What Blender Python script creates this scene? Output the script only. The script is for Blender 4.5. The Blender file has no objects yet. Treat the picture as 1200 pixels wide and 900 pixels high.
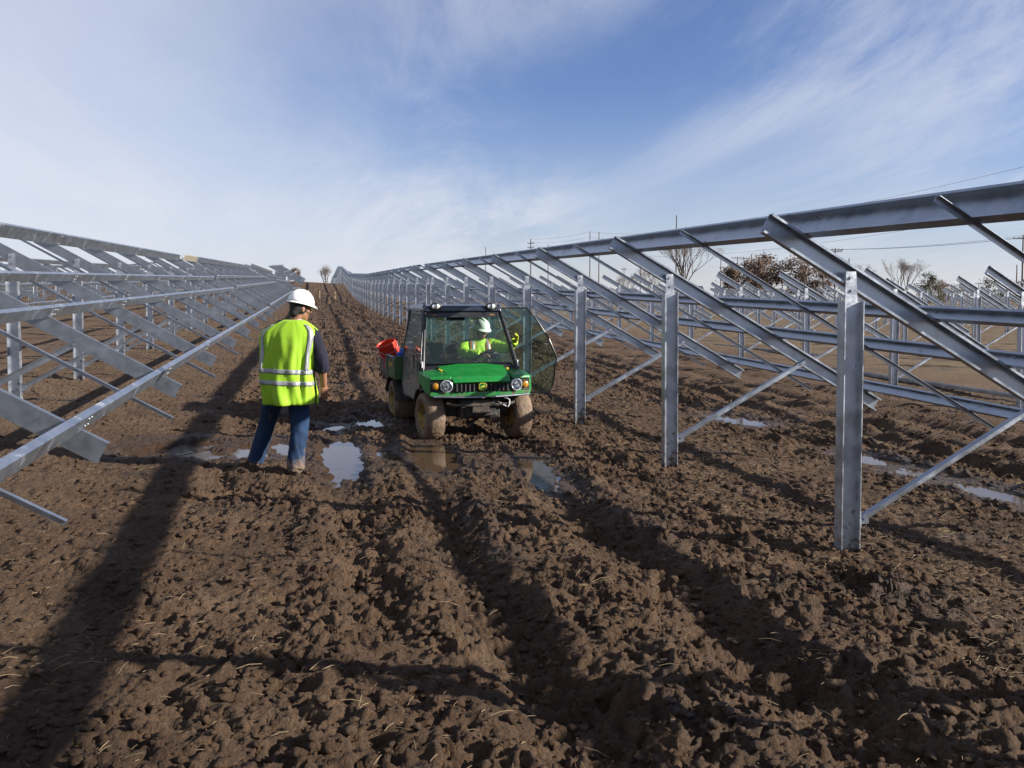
import bpy, bmesh, math, random
import numpy as np
from mathutils import Vector, Matrix

R = math.radians
SC = bpy.context.scene
COL = SC.collection
random.seed(7)
RNG = np.random.default_rng(11)

# ------------------------------------------------------------------ camera
CAM_H = 1.75
YAW = R(12.0)
cam_d = bpy.data.cameras.new('camera')
cam = bpy.data.objects.new('camera', cam_d)
COL.objects.link(cam)
cam.location = (0, 0, CAM_H)
cam.rotation_euler = (R(90 - 2.6), 0, -YAW)
cam_d.sensor_width = 36
cam_d.lens = 32.46
cam_d.shift_y = -0.0425
cam_d.clip_start = 0.05
cam_d.clip_end = 6000
SC.camera = cam
SC.render.resolution_x, SC.render.resolution_y = 1024, 768

# ------------------------------------------------------------------ sun + sky
SUN_TO = Vector((5.36, -2.22, 2.42)).normalized()
SUN_EL = math.asin(SUN_TO.z)
SUN_AZ = math.atan2(SUN_TO.x, SUN_TO.y)
sun_d = bpy.data.lights.new('sun', 'SUN')
sun_d.energy = 5.0
sun_d.angle = R(0.53)
sun_d.color = (1.0, 0.93, 0.82)
sun = bpy.data.objects.new('sun', sun_d)
COL.objects.link(sun)
sun.rotation_euler = (-SUN_TO).to_track_quat('-Z', 'Y').to_euler()
sun.location = SUN_TO * 50

world = bpy.data.worlds.new('World')
SC.world = world
world.use_nodes = True


def build_world():
    nt = world.node_tree
    N, L = nt.nodes, nt.links
    N.clear()
    out = N.new('ShaderNodeOutputWorld')
    bg = N.new('ShaderNodeBackground')
    bg.inputs['Strength'].default_value = 0.052
    sky = N.new('ShaderNodeTexSky')
    sky.sky_type = 'NISHITA'
    sky.sun_disc = False
    sky.sun_elevation = SUN_EL
    sky.sun_rotation = SUN_AZ
    sky.air_density = 1.0
    sky.dust_density = 0.15
    sky.ozone_density = 5.0
    tc = N.new('ShaderNodeTexCoord')
    nrm = N.new('ShaderNodeVectorMath'); nrm.operation = 'NORMALIZE'
    L.new(tc.outputs['Generated'], nrm.inputs[0])
    sep = N.new('ShaderNodeSeparateXYZ')
    L.new(nrm.outputs[0], sep.inputs[0])

    def math_(op, a, b=None, clamp=False):
        m = N.new('ShaderNodeMath'); m.operation = op; m.use_clamp = clamp
        for i, v in enumerate((a, b)):
            if v is None:
                continue
            if isinstance(v, (int, float)):
                m.inputs[i].default_value = v
            else:
                L.new(v, m.inputs[i])
        return m.outputs[0]

    zz = math_('ADD', math_('MAXIMUM', sep.outputs['Z'], 0.0), 0.12)
    cx = math_('DIVIDE', sep.outputs['X'], zz)
    cy = math_('DIVIDE', sep.outputs['Y'], zz)
    cmb = N.new('ShaderNodeCombineXYZ')
    L.new(cx, cmb.inputs[0]); L.new(cy, cmb.inputs[1])

    def noise(scale, detail, rough, stretch, rot, off, dist=0.0):
        mp = N.new('ShaderNodeMapping')
        mp.inputs['Rotation'].default_value = (0, 0, rot)
        mp.inputs['Scale'].default_value = (stretch[0], stretch[1], 1)
        mp.inputs['Location'].default_value = off
        L.new(cmb.outputs[0], mp.inputs['Vector'])
        n = N.new('ShaderNodeTexNoise')
        n.inputs['Scale'].default_value = scale
        n.inputs['Detail'].default_value = detail
        n.inputs['Roughness'].default_value = rough
        n.inputs['Distortion'].default_value = dist
        L.new(mp.outputs[0], n.inputs['Vector'])
        return n.outputs['Fac']

    def ramp(v, a, b):
        r = N.new('ShaderNodeMapRange'); r.interpolation_type = 'SMOOTHSTEP'
        r.inputs['From Min'].default_value = a; r.inputs['From Max'].default_value = b
        L.new(v, r.inputs['Value'])
        return r.outputs['Result']

    # thin high veil: thick to the north of the rows, thinner towards the sun and the zenith
    side = math_('ADD', math_('MULTIPLY', sep.outputs['X'], -1.0), math_('MULTIPLY', sep.outputs['Y'], 0.02))
    veil_n = noise(0.42, 8, 0.58, (1.0, 0.5), R(35), (3.1, 1.2, 0), 0.5)
    veil = ramp(math_('ADD', side, math_('MULTIPLY', math_('SUBTRACT', veil_n, 0.5), 0.9)), -0.34, 0.30)
    veil = math_('MULTIPLY', veil, ramp(sep.outputs['Z'], 0.95, 0.22))
    # feathery cirrus
    st_n = noise(0.9, 10, 0.68, (1.0, 0.34), R(-58), (7.3, 1.1, 0), 0.7)
    st_m = noise(0.30, 3, 0.5, (1.0, 0.55), R(-40), (5.2, 1.4, 0), 0.3)
    streak = math_('MULTIPLY', ramp(st_n, 0.38, 0.68), ramp(st_m, 0.33, 0.52))
    low = ramp(sep.outputs['Z'], 0.24, -0.02)
    m1 = math_('MULTIPLY', veil, 0.66)
    m2 = math_('MULTIPLY', streak, 0.76)
    m = math_('SUBTRACT', 1.0, math_('MULTIPLY', math_('SUBTRACT', 1.0, m1), math_('SUBTRACT', 1.0, m2)))
    m = math_('SUBTRACT', 1.0, math_('MULTIPLY', math_('SUBTRACT', 1.0, m), math_('SUBTRACT', 1.0, math_('MULTIPLY', low, 0.42))))
    mix = N.new('ShaderNodeMix'); mix.data_type = 'RGBA'
    L.new(m, mix.inputs['Factor'])
    grade = N.new('ShaderNodeMix'); grade.data_type = 'RGBA'; grade.blend_type = 'MULTIPLY'
    grade.inputs['Factor'].default_value = 1.0
    L.new(sky.outputs[0], grade.inputs['A']); grade.inputs['B'].default_value = (1.12, 1.0, 1.16, 1)
    L.new(grade.outputs['Result'], mix.inputs['A'])
    mix.inputs['B'].default_value = (6.6, 6.9, 7.7, 1)
    L.new(mix.outputs['Result'], bg.inputs['Color'])
    L.new(bg.outputs[0], out.inputs['Surface'])


build_world()
SC.view_settings.view_transform = 'Standard'
SC.view_settings.look = 'None'
SC.view_settings.gamma = 1.0
SC.view_settings.use_curve_mapping = False
SC.view_settings.exposure = 1.12
SC.cycles.use_denoising = True
SC.cycles.max_bounces = 7
SC.cycles.diffuse_bounces = 3
SC.cycles.glossy_bounces = 4
SC.cycles.transparent_max_bounces = 14
SC.cycles.caustics_reflective = False
SC.cycles.caustics_refractive = False
SC.cycles.sample_clamp_indirect = 6.0


# ------------------------------------------------------------------ helpers
def tag(o, label=None, cat=None, group=None, kind=None):
    if label: o['label'] = label
    if cat: o['category'] = cat
    if group: o['group'] = group
    if kind: o['kind'] = kind
    return o


def empty(name, loc=(0, 0, 0), rz=0.0):
    o = bpy.data.objects.new(name, None)
    o.empty_display_size = 0.2
    COL.objects.link(o)
    o.location = loc
    o.rotation_euler = (0, 0, rz)
    return o


def link(name, me, parent=None, loc=(0, 0, 0), rot=(0, 0, 0)):
    o = bpy.data.objects.new(name, me)
    COL.objects.link(o)
    o.parent = parent
    o.location = loc
    o.rotation_euler = rot
    return o


def catmull(pts, k):
    pts = [np.array(p, float) for p in pts]
    if k <= 1 or len(pts) < 3:
        return pts
    out = []
    n = len(pts)
    for i in range(n - 1):
        p0 = pts[max(i - 1, 0)]; p1 = pts[i]; p2 = pts[i + 1]; p3 = pts[min(i + 2, n - 1)]
        for j in range(k):
            t = j / k
            out.append(0.5 * ((2 * p1) + (-p0 + p2) * t + (2 * p0 - 5 * p1 + 4 * p2 - p3) * t * t + (-p0 + 3 * p1 - 3 * p2 + p3) * t ** 3))
    out.append(pts[-1])
    return out


class MB:
    """collects shapes for ONE mesh object"""
    def __init__(self):
        self.v = []; self.f = []; self.m = []; self.cur = 0

    def add(self, vs, fs):
        b = len(self.v)
        self.v.extend(tuple(float(c) for c in p) for p in vs)
        for f in fs:
            self.f.append(tuple(b + i for i in f)); self.m.append(self.cur)
        return self

    def hexa(self, c):
        # c: 8 corners, bottom 4 counter-clockwise seen from above, then top 4
        return self.add(c, [(3, 2, 1, 0), (4, 5, 6, 7), (0, 1, 5, 4), (1, 2, 6, 5), (2, 3, 7, 6), (3, 0, 4, 7)])

    def box(self, c, s, rot=None):
        x, y, z = s[0] / 2, s[1] / 2, s[2] / 2
        cs = [(-x, -y, -z), (x, -y, -z), (x, y, -z), (-x, y, -z), (-x, -y, z), (x, -y, z), (x, y, z), (-x, y, z)]
        if rot is not None:
            M = rot if isinstance(rot, Matrix) else Matrix.Rotation(rot[2], 3, 'Z') @ Matrix.Rotation(rot[1], 3, 'Y') @ Matrix.Rotation(rot[0], 3, 'X')
            cs = [tuple(M @ Vector(p)) for p in cs]
        return self.hexa([(p[0] + c[0], p[1] + c[1], p[2] + c[2]) for p in cs])

    def prism(self, poly, p0, p1, a, b):
        """polygon in the plane (a,b) swept from p0 to p1"""
        p0, p1, a, b = map(Vector, (p0, p1, a, b))
        n = len(poly)
        vs = [p0 + a * q[0] + b * q[1] for q in poly] + [p1 + a * q[0] + b * q[1] for q in poly]
        fs = [(i, (i + 1) % n, n + (i + 1) % n, n + i) for i in range(n)]
        fs.append(tuple(range(n - 1, -1, -1))); fs.append(tuple(range(n, 2 * n)))
        return self.add(vs, fs)

    def tube(self, pts, radii, n=8, ref=(1, 0, 0), k=1, cap=True, prof=None):
        if not isinstance(radii, (list, tuple)):
            radii = [radii] * len(pts)
        rr = [np.array((r, r) if isinstance(r, (int, float)) else r, float) for r in radii]
        P = catmull(pts, k); RR = catmull(rr, k)
        m = len(P); vs = []; fs = []
        ref = Vector(ref)
        for i in range(m):
            t = Vector(P[min(i + 1, m - 1)] - P[max(i - 1, 0)])
            if t.length < 1e-9: t = Vector((0, 0, 1))
            t.normalize()
            a = ref - t * ref.dot(t)
            if a.length < 1e-4:
                a = Vector((0, 1, 0)) - t * t.y
            a.normalize(); bvec = t.cross(a)
            ra, rb = max(RR[i][0], 1e-4), max(RR[i][1], 1e-4)
            for j in range(n):
                th = 2 * math.pi * j / n
                vs.append(Vector(P[i]) + a * (ra * math.cos(th)) + bvec * (rb * math.sin(th)))
        for i in range(m - 1):
            for j in range(n):
                q = (j + 1) % n
                fs.append((i * n + j, i * n + q, (i + 1) * n + q, (i + 1) * n + j))
        if cap:
            fs.append(tuple(range(n - 1, -1, -1))); fs.append(tuple((m - 1) * n + j for j in range(n)))
        return self.add(vs, fs)

    def lathe(self, prof, n=24, M=None, closed=False):
        """profile [(r,z)] turned about z, then placed by matrix M"""
        vs = []; fs = []
        m = len(prof)
        for r, z in prof:
            for j in range(n):
                th = 2 * math.pi * j / n
                vs.append(Vector((r * math.cos(th), r * math.sin(th), z)))
        rng = m if closed else m - 1
        for i in range(rng):
            i2 = (i + 1) % m
            for j in range(n):
                q = (j + 1) % n
                fs.append((i * n + j, i * n + q, i2 * n + q, i2 * n + j))
        if not closed:
            if prof[0][0] > 1e-5: fs.append(tuple(range(n - 1, -1, -1)))
            if prof[-1][0] > 1e-5: fs.append(tuple((m - 1) * n + j for j in range(n)))
        if M is not None:
            vs = [M @ p for p in vs]
        return self.add(vs, fs)

    def ball(self, c, r, n=16, m=10, M=None):
        if isinstance(r, (int, float)): r = (r, r, r)
        vs = []; fs = []
        for i in range(1, m):
            ph = math.pi * i / m
            for j in range(n):
                th = 2 * math.pi * j / n
                p = Vector((r[0] * math.sin(ph) * math.cos(th), r[1] * math.sin(ph) * math.sin(th), r[2] * math.cos(ph)))
                if M is not None: p = M @ p
                vs.append(p + Vector(c))
        top = Vector((0, 0, r[2])); bot = Vector((0, 0, -r[2]))
        if M is not None: top = M @ top; bot = M @ bot
        vs.append(top + Vector(c)); vs.append(bot + Vector(c))
        T = len(vs) - 2; B = T + 1
        for i in range(m - 2):
            for j in range(n):
                q = (j + 1) % n
                fs.append((i * n + j, (i + 1) * n + j, (i + 1) * n + q, i * n + q))
        for j in range(n):
            q = (j + 1) % n
            fs.append((T, j, q)); fs.append((B, (m - 2) * n + q, (m - 2) * n + j))
        return self.add(vs, fs)

    def mesh(self, name, mats, smooth=False):
        me = bpy.data.meshes.new(name)
        me.from_pydata(self.v, [], self.f)
        if not isinstance(mats, (list, tuple)): mats = [mats]
        for m in mats: me.materials.append(m)
        if len(mats) > 1:
            me.polygons.foreach_set('material_index', self.m)
        bm = bmesh.new(); bm.from_mesh(me)
        bmesh.ops.recalc_face_normals(bm, faces=bm.faces)
        bm.to_mesh(me); bm.free()
        if smooth:
            me.polygons.foreach_set('use_smooth', [True] * len(me.polygons))
        me.update()
        return me

    def build(self, name, mats, parent=None, loc=(0, 0, 0), rot=(0, 0, 0), smooth=False, bevel=0.0, seg=2, angle=40):
        o = link(name, self.mesh(name, mats, smooth or bevel > 0), parent, loc, rot)
        if bevel > 0:
            b = o.modifiers.new('bevel', 'BEVEL')
            b.width = bevel; b.segments = seg; b.limit_method = 'ANGLE'; b.angle_limit = R(angle)
            b.harden_normals = True
        elif smooth:
            o.data.set_sharp_from_angle(angle=R(angle))
        return o

    def fused(self, name, mats, parent=None, voxel=0.012, smooth=6, loc=(0, 0, 0), rot=(0, 0, 0), wr=None):
        """all shapes grown together to one continuous surface; wr = (strength, size) wrinkles"""
        me = self.mesh(name + '_tmp', [])
        o = bpy.data.objects.new(name + '_tmp', me); COL.objects.link(o)
        r = o.modifiers.new('r', 'REMESH'); r.mode = 'VOXEL'; r.voxel_size = voxel
        s = o.modifiers.new('s', 'SMOOTH'); s.iterations = smooth; s.factor = 0.5
        dg = bpy.context.evaluated_depsgraph_get()
        out = bpy.data.meshes.new_from_object(o.evaluated_get(dg))
        bpy.data.objects.remove(o); bpy.data.meshes.remove(me)
        out.name = name
        out.materials.clear()
        for m in (mats if isinstance(mats, (list, tuple)) else [mats]): out.materials.append(m)
        if wr:
            n = len(out.vertices)
            co = np.empty(n * 3); out.vertices.foreach_get('co', co); co = co.reshape(-1, 3)
            no = np.empty(n * 3); out.vertices.foreach_get('normal', no); no = no.reshape(-1, 3)
            d = fold(co, wr[1]) * wr[0]
            co += no * d[:, None]
            out.vertices.foreach_set('co', co.ravel())
        out.polygons.foreach_set('use_smooth', [True] * len(out.polygons))
        out.update()
        return link(name, out, parent, loc, rot)


# ------------------------------------------------------------------ noise (numpy)
def _hash(ix, iy, seed):
    h = (ix.astype(np.int64) * 374761393 + iy.astype(np.int64) * 668265263 + seed * 974711) & 0xFFFFFFFF
    h = ((h ^ (h >> 13)) * 1274126177) & 0xFFFFFFFF
    h = (h ^ (h >> 16)) & 0xFFFFFFFF
    h = (h * 2246822519) & 0xFFFFFFFF
    return ((h ^ (h >> 15)) & 0xFFFFFF) / float(0xFFFFFF)


def pnoise(x, y, seed=0):
    ix = np.floor(x); iy = np.floor(y)
    fx = x - ix; fy = y - iy
    ux = fx * fx * fx * (fx * (fx * 6 - 15) + 10); uy = fy * fy * fy * (fy * (fy * 6 - 15) + 10)

    def g(a, b):
        t = _hash(ix + a, iy + b, seed) * 2 * np.pi
        return np.cos(t) * (fx - a) + np.sin(t) * (fy - b)
    n0 = g(0, 0) * (1 - ux) + g(1, 0) * ux
    n1 = g(0, 1) * (1 - ux) + g(1, 1) * ux
    return (n0 * (1 - uy) + n1 * uy) * 1.5


def fold(co, size):
    x, y, z = co[:, 0] / size, co[:, 1] / size, co[:, 2] / size
    a = pnoise(x + y * 0.6, z * 0.45 + y, 5)
    b = pnoise(x * 2.1 - y, z * 0.9 + x, 6)
    return (1 - np.abs(a) * 2) * 0.7 + b * 0.4


def lumps(x, y, c, r0, r1, prob, seed):
    """rounded lumps: highest of nearby domes"""
    gx = x / c; gy = y / c
    ix = np.floor(gx); iy = np.floor(gy)
    best = np.zeros_like(x)
    for a in (-1, 0, 1):
        for b in (-1, 0, 1):
            jx = ix + a; jy = iy + b
            px = jx + _hash(jx, jy, seed); py = jy + _hash(jx, jy, seed + 1)
            rr = (r0 + (r1 - r0) * _hash(jx, jy, seed + 2)) / c
            on = _hash(jx, jy, seed + 3) < prob
            e = 0.65 + 0.7 * _hash(jx, jy, seed + 4)
            th = _hash(jx, jy, seed + 5) * np.pi
            dx = gx - px; dy = gy - py
            u = (dx * np.cos(th) + dy * np.sin(th)) * e; w = (-dx * np.sin(th) + dy * np.cos(th)) / e
            d2 = u * u + w * w
            h = np.sqrt(np.maximum(rr * rr - d2, 0)) * c * on
            best = np.maximum(best, h)
    return best


# ------------------------------------------------------------------ terrain
def sstep(a, b, x):
    t = np.clip((x - a) / (b - a), 0, 1)
    return t * t * (3 - 2 * t)


def base(X, Y):
    X = np.asarray(X, float); Y = np.asarray(Y, float)
    A = np.interp(Y, [-60, 13, 20, 32, 45, 65, 82, 97, 115, 131, 145, 165, 200, 260, 400, 3000],
                  [0, 0, .12, .46, .72, 1.05, 1.45, 2.02, 3.0, 3.92, 4.1, 3.6, 2.4, 1.0, .4, .2])
    m = 1 - 0.72 * sstep(5, 26, X) - 0.1 * sstep(-8, -40, X)
    c = np.interp(X, [-3000, -60, -30, -12, -4, 0, 4, 8, 12, 30, 3000], [.75, .75, .55, .33, .26, .06, -.13, -.18, -.21, -.2, -.2])
    return A * m + c


# (x, y, half width, half length, turn, depth)
PUDDLES = [
    (0.27, 10.1, .22, 1.45, 0.0, .07), (0.72, 13.15, .24, .62, .1, .06), (-0.42, 10.65, .21, .58, .1, .06),
    (-1.55, 10.75, .26, .62, -.6, .06), (-1.15, 10.35, .28, .48, .5, .06), (-0.72, 10.45, .17, .50, .2, .06),
    (0.16, 12.45, .14, .34, -.4, .05), (0.80, 10.35, .13, .45, .3, .06), (1.30, 10.30, .27, 1.0, 0.0, .08),
    (2.28, 9.35, .19, .95, -.12, .07), (6.50, 13.5, .30, .75, .1, .07), (6.46, 9.85, .22, .55, 0.1, .07),
    (6.45, 8.85, .24, .38, 0.0, .07), (6.50, 7.75, .24, .62, -.05, .07), ]
PUD_LEVEL = []


def rut(X, Y, x0, w, depth, ridge, seed, amp=.12, lug=0.02, drift=0.0):
    depth = depth * (1 - .75 * sstep(15, 30, Y) * sstep(-.25, .25, pnoise(X / 3.0, Y / 6.0, seed + 7)))
    ridge = ridge * (1 - .8 * sstep(15, 30, Y))
    x0 = x0 + drift * (sstep(7.0, 11.5, Y) - 1)
    xc = x0 + (amp + .5 * sstep(16, 45, Y)) * pnoise(Y / (5.0 + 9 * sstep(16, 45, Y)), np.full_like(Y, seed * 3.3), seed) + 0.06 * pnoise(Y / 1.3, np.full_like(Y, seed * 1.7), seed + 9)
    d = X - xc
    var = 0.7 + 0.5 * pnoise(Y / 1.9, np.full_like(Y, 2.2), seed + 4)
    prof = -depth * var * np.exp(-(np.abs(d) / w) ** 3.2)
    rg = ridge * (np.exp(-((d - w * 1.65) / (w * .5)) ** 2) + np.exp(-((d + w * 1.65) / (w * .5)) ** 2))
    rg = rg * (0.6 + 0.9 * pnoise(X / .35, Y / .5, seed + 5))
    lg = lug * np.sin(Y * 2 * np.pi / .19 + np.abs(d) * 9 + 2 * pnoise(X / .5, Y / .5, seed + 6)) * np.exp(-(np.abs(d) / (w * .9)) ** 4)
    return prof + rg + lg


def detail(X, Y):
    """relief of the churned mud on top of the base terrain"""
    churn = sstep(-1.9, -0.1, X + .7 * pnoise(X / 2, Y / 2.5, 41)) * (1 - sstep(3.3, 5.2, X + .6 * pnoise(X / 2, Y / 2.2, 42)))
    churn = np.maximum(churn, 0.75 * sstep(5.2, 6.0, X) * (1 - sstep(9.5, 13, X)))
    churn = np.clip(churn * (0.75 + .6 * pnoise(X / 1.4, Y / 1.4, 43)), 0, 1.15)
    smear = 1 - .50 * sstep(.05, .38, pnoise(X / .75 + 5.1, Y / 1.1, 44))
    churn = churn * smear
    soft = (0.42 + 0.58 * churn) * (.55 + .45 * smear)
    h = 0.035 * pnoise(X / 1.7, Y / 1.7, 1) + 0.022 * churn * pnoise(X / .62, Y / .62, 2)
    wx = X + .07 * pnoise(X / .19, Y / .19, 11) + .030 * pnoise(X / .07, Y / .07, 13)
    wy = Y + .07 * pnoise(X / .19, Y / .19, 12) + .030 * pnoise(X / .07, Y / .07, 14)
    h += soft * 0.026 * (np.abs(pnoise(wx / .28, wy / .28, 3)) * 1.6 - .5)
    h += soft * 0.034 * (.5 - np.abs(pnoise(wx / .13, wy / .13, 4)) * 1.7)
    h += soft * 0.028 * (.5 - np.abs(pnoise(wx / .07 + 3, wy / .07, 7)) * 1.7)
    h += soft * 0.020 * pnoise(X / .05, Y / .05, 5) + soft * .013 * pnoise(X / .028, Y / .028, 8)
    L1 = np.minimum(lumps(wx, wy, .25, .05, .12, .50, 20), .052)
    L2 = np.minimum(lumps(wx, wy, .115, .025, .06, .55, 30), .030)
    h += L1 * .55 * churn + L2 * .75 * soft
    # small pits between the clods
    h -= np.minimum(lumps(wx, wy, .15, .022, .050, .55, 57), .034) * .9 * soft
    # scattered footprints and holes
    h -= lumps(wx, wy, .50, .06, .12, .50, 50) * .62 * np.clip(churn + .2, 0, 1)
    h -= lumps(wx, wy, .26, .03, .065, .42, 56) * .8 * soft
    h += rut(X, Y, 0.28, .17, .06, .035, 101) * sstep(3.0, 6.5, Y)
    h += rut(X, Y, 1.30, .19, .095, .03, 102, .08, .02, .28)
    h += rut(X, Y, 2.52, .23, .11, .035, 103, .08, .02, .38)
    h += rut(X, Y, 3.25, .14, .035, .02, 104, .3)
    h += rut(X, Y, -0.95, .15, .035, .015, 105, .35) * sstep(6, 9, Y)
    for i, x0 in enumerate((6.42, 7.35, 8.2, 9.1, 10.0)):
        h += rut(X, Y, x0, .2, .09, .06, 110 + i, .25)
    return h


def mud(X, Y):
    X = np.asarray(X, float); Y = np.asarray(Y, float)
    b = base(X, Y)
    fade = 1 - sstep(70, 160, Y)
    side = 1 - sstep(25, 60, np.abs(X))
    h = b + detail(X, Y) * fade * side
    for (px, py, a, l, rot, dep), lev in zip(PUDDLES, PUD_LEVEL):
        dx = X - px; dy = Y - py
        near = (np.abs(dx) < 1.5) & (np.abs(dy) < l + 1.2)
        if not near.any():
            continue
        x, y = dx[near], dy[near]
        u = x * math.cos(rot) + y * math.sin(rot); v = -x * math.sin(rot) + y * math.cos(rot)
        wob = 1 + .34 * pnoise(x / .33 + px, y / .33 + py, 61) + .26 * pnoise(x / .13 + px, y / .13, 62) + .12 * pnoise(x / .05 + px, y / .05, 67)
        d = (np.abs(u / a) ** 2.6 + np.abs(v / l) ** 2.6) ** (1 / 2.6) / wob
        t = sstep(1.28, .82, d)
        bed = lev - dep * sstep(1.05, .5, d) + .012 * pnoise(X[near] / .1, Y[near] / .1, 63) + 0.02 * (d > .9) * pnoise(X[near] / .2, Y[near] / .2, 64)
        rim = np.maximum(h[near], lev + .012)
        flat = sstep(2.3, 1.3, d) * (1.0 if px > 5 else .45)
        rim = np.where(d < 1.6, rim, h[near])
        rim = rim * (1 - flat) + np.minimum(rim, lev + .014 + .45 * np.maximum(rim - lev - .014, 0)) * flat
        h[near] = bed * t + rim * (1 - t)
    return h


for p in PUDDLES:
    PUD_LEVEL.append(float(base(p[0], p[1])) - (0.020 if p[0] > 5 else .075 if p[0] < -1 else 0.045))

for i in (3, 4, 5): PUD_LEVEL[i] = float(base(-1.15, 10.5)) - .045 - i * .004

# ------------------------------------------------------------------ materials
def principled(name):
    m = bpy.data.materials.new(name); m.use_nodes = True
    nt = m.node_tree
    return m, nt, nt.nodes['Principled BSDF']


def mat(name, col, rough=.5, metal=0.0, var=.15, scale=8.0, bump=0.0, bscale=60.0, spec=.5, dirt=None, dirt_amt=.0, dirt_scale=5.0, coat=0.0, rvar=.12, zdirt=None, sheen=0.0):
    k = 1.0 if metal > .3 or min(col) > .7 else .68      # colours scaled down to balance the raised exposure
    col = tuple(c * k for c in col)
    if dirt is not None: dirt = tuple(c * .68 for c in dirt)
    m, nt, bs = principled(name)
    N, L = nt.nodes, nt.links
    tc = N.new('ShaderNodeTexCoord')
    n1 = N.new('ShaderNodeTexNoise'); n1.inputs['Scale'].default_value = scale; n1.inputs['Detail'].default_value = 6
    n1.inputs['Roughness'].default_value = .62
    L.new(tc.outputs['Object'], n1.inputs['Vector'])
    mr = N.new('ShaderNodeMapRange')
    mr.inputs['From Min'].default_value = .3; mr.inputs['From Max'].default_value = .7
    mr.inputs['To Min'].default_value = 1 - var; mr.inputs['To Max'].default_value = 1 + var
    L.new(n1.outputs['Fac'], mr.inputs['Value'])
    mx = N.new('ShaderNodeVectorMath'); mx.operation = 'SCALE'
    mx.inputs[0].default_value = col[:3]
    L.new(mr.outputs[0], mx.inputs['Scale'])
    colout = mx.outputs[0]
    rr = N.new('ShaderNodeMapRange')
    rr.inputs['From Min'].default_value = .3; rr.inputs['From Max'].default_value = .7
    rr.inputs['To Min'].default_value = max(rough - rvar, .02); rr.inputs['To Max'].default_value = min(rough + rvar, 1)
    L.new(n1.outputs['Fac'], rr.inputs['Value'])
    rough_out = rr.outputs[0]
    if dirt is not None:
        n2 = N.new('ShaderNodeTexNoise'); n2.inputs['Scale'].default_value = dirt_scale; n2.inputs['Detail'].default_value = 8
        n2.inputs['Roughness'].default_value = .7
        L.new(tc.outputs['Object'], n2.inputs['Vector'])
        v = n2.outputs['Fac']
        if zdirt:
            sp = N.new('ShaderNodeSeparateXYZ'); L.new(tc.outputs['Object'], sp.inputs[0])
            zr = N.new('ShaderNodeMapRange')
            zr.inputs['From Min'].default_value = zdirt[0]; zr.inputs['From Max'].default_value = zdirt[1]
            zr.inputs['To Min'].default_value = zdirt[2]; zr.inputs['To Max'].default_value = 0.0
            L.new(sp.outputs['Z'], zr.inputs['Value'])
            ad = N.new('ShaderNodeMath'); L.new(v, ad.inputs[0]); L.new(zr.outputs[0], ad.inputs[1]); v = ad.outputs[0]
        r2 = N.new('ShaderNodeMapRange')
        r2.inputs['From Min'].default_value = .62 - dirt_amt * .4; r2.inputs['From Max'].default_value = .74 - dirt_amt * .3
        L.new(v, r2.inputs['Value'])
        cm = N.new('ShaderNodeMix'); cm.data_type = 'RGBA'
        L.new(r2.outputs[0], cm.inputs['Factor']); L.new(colout, cm.inputs['A']); cm.inputs['B'].default_value = (*dirt, 1)
        colout = cm.outputs['Result']
        rm = N.new('ShaderNodeMix'); rm.data_type = 'FLOAT'
        L.new(r2.outputs[0], rm.inputs['Factor']); L.new(rough_out, rm.inputs['A']); rm.inputs['B'].default_value = .88
        rough_out = rm.outputs['Result']
        if metal > 0:
            mm = N.new('ShaderNodeMath'); mm.operation = 'MULTIPLY_ADD'
            L.new(r2.outputs[0], mm.inputs[0]); mm.inputs[1].default_value = -metal; mm.inputs[2].default_value = metal
            L.new(mm.outputs[0], bs.inputs['Metallic'])
    L.new(colout, bs.inputs['Base Color']); L.new(rough_out, bs.inputs['Roughness'])
    if not (dirt is not None and metal > 0):
        bs.inputs['Metallic'].default_value = metal
    bs.inputs['Specular IOR Level'].default_value = spec
    bs.inputs['Coat Weight'].default_value = coat
    bs.inputs['Coat Roughness'].default_value = .12
    if sheen: bs.inputs['Sheen Weight'].default_value = sheen
    if bump > 0:
        n3 = N.new('ShaderNodeTexNoise'); n3.inputs['Scale'].default_value = bscale; n3.inputs['Detail'].default_value = 5
        L.new(tc.outputs['Object'], n3.inputs['Vector'])
        b = N.new('ShaderNodeBump'); b.inputs['Strength'].default_value = bump; b.inputs['Distance'].default_value = .02
        L.new(n3.outputs['Fac'], b.inputs['Height']); L.new(b.outputs[0], bs.inputs['Normal'])
    return m


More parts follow.
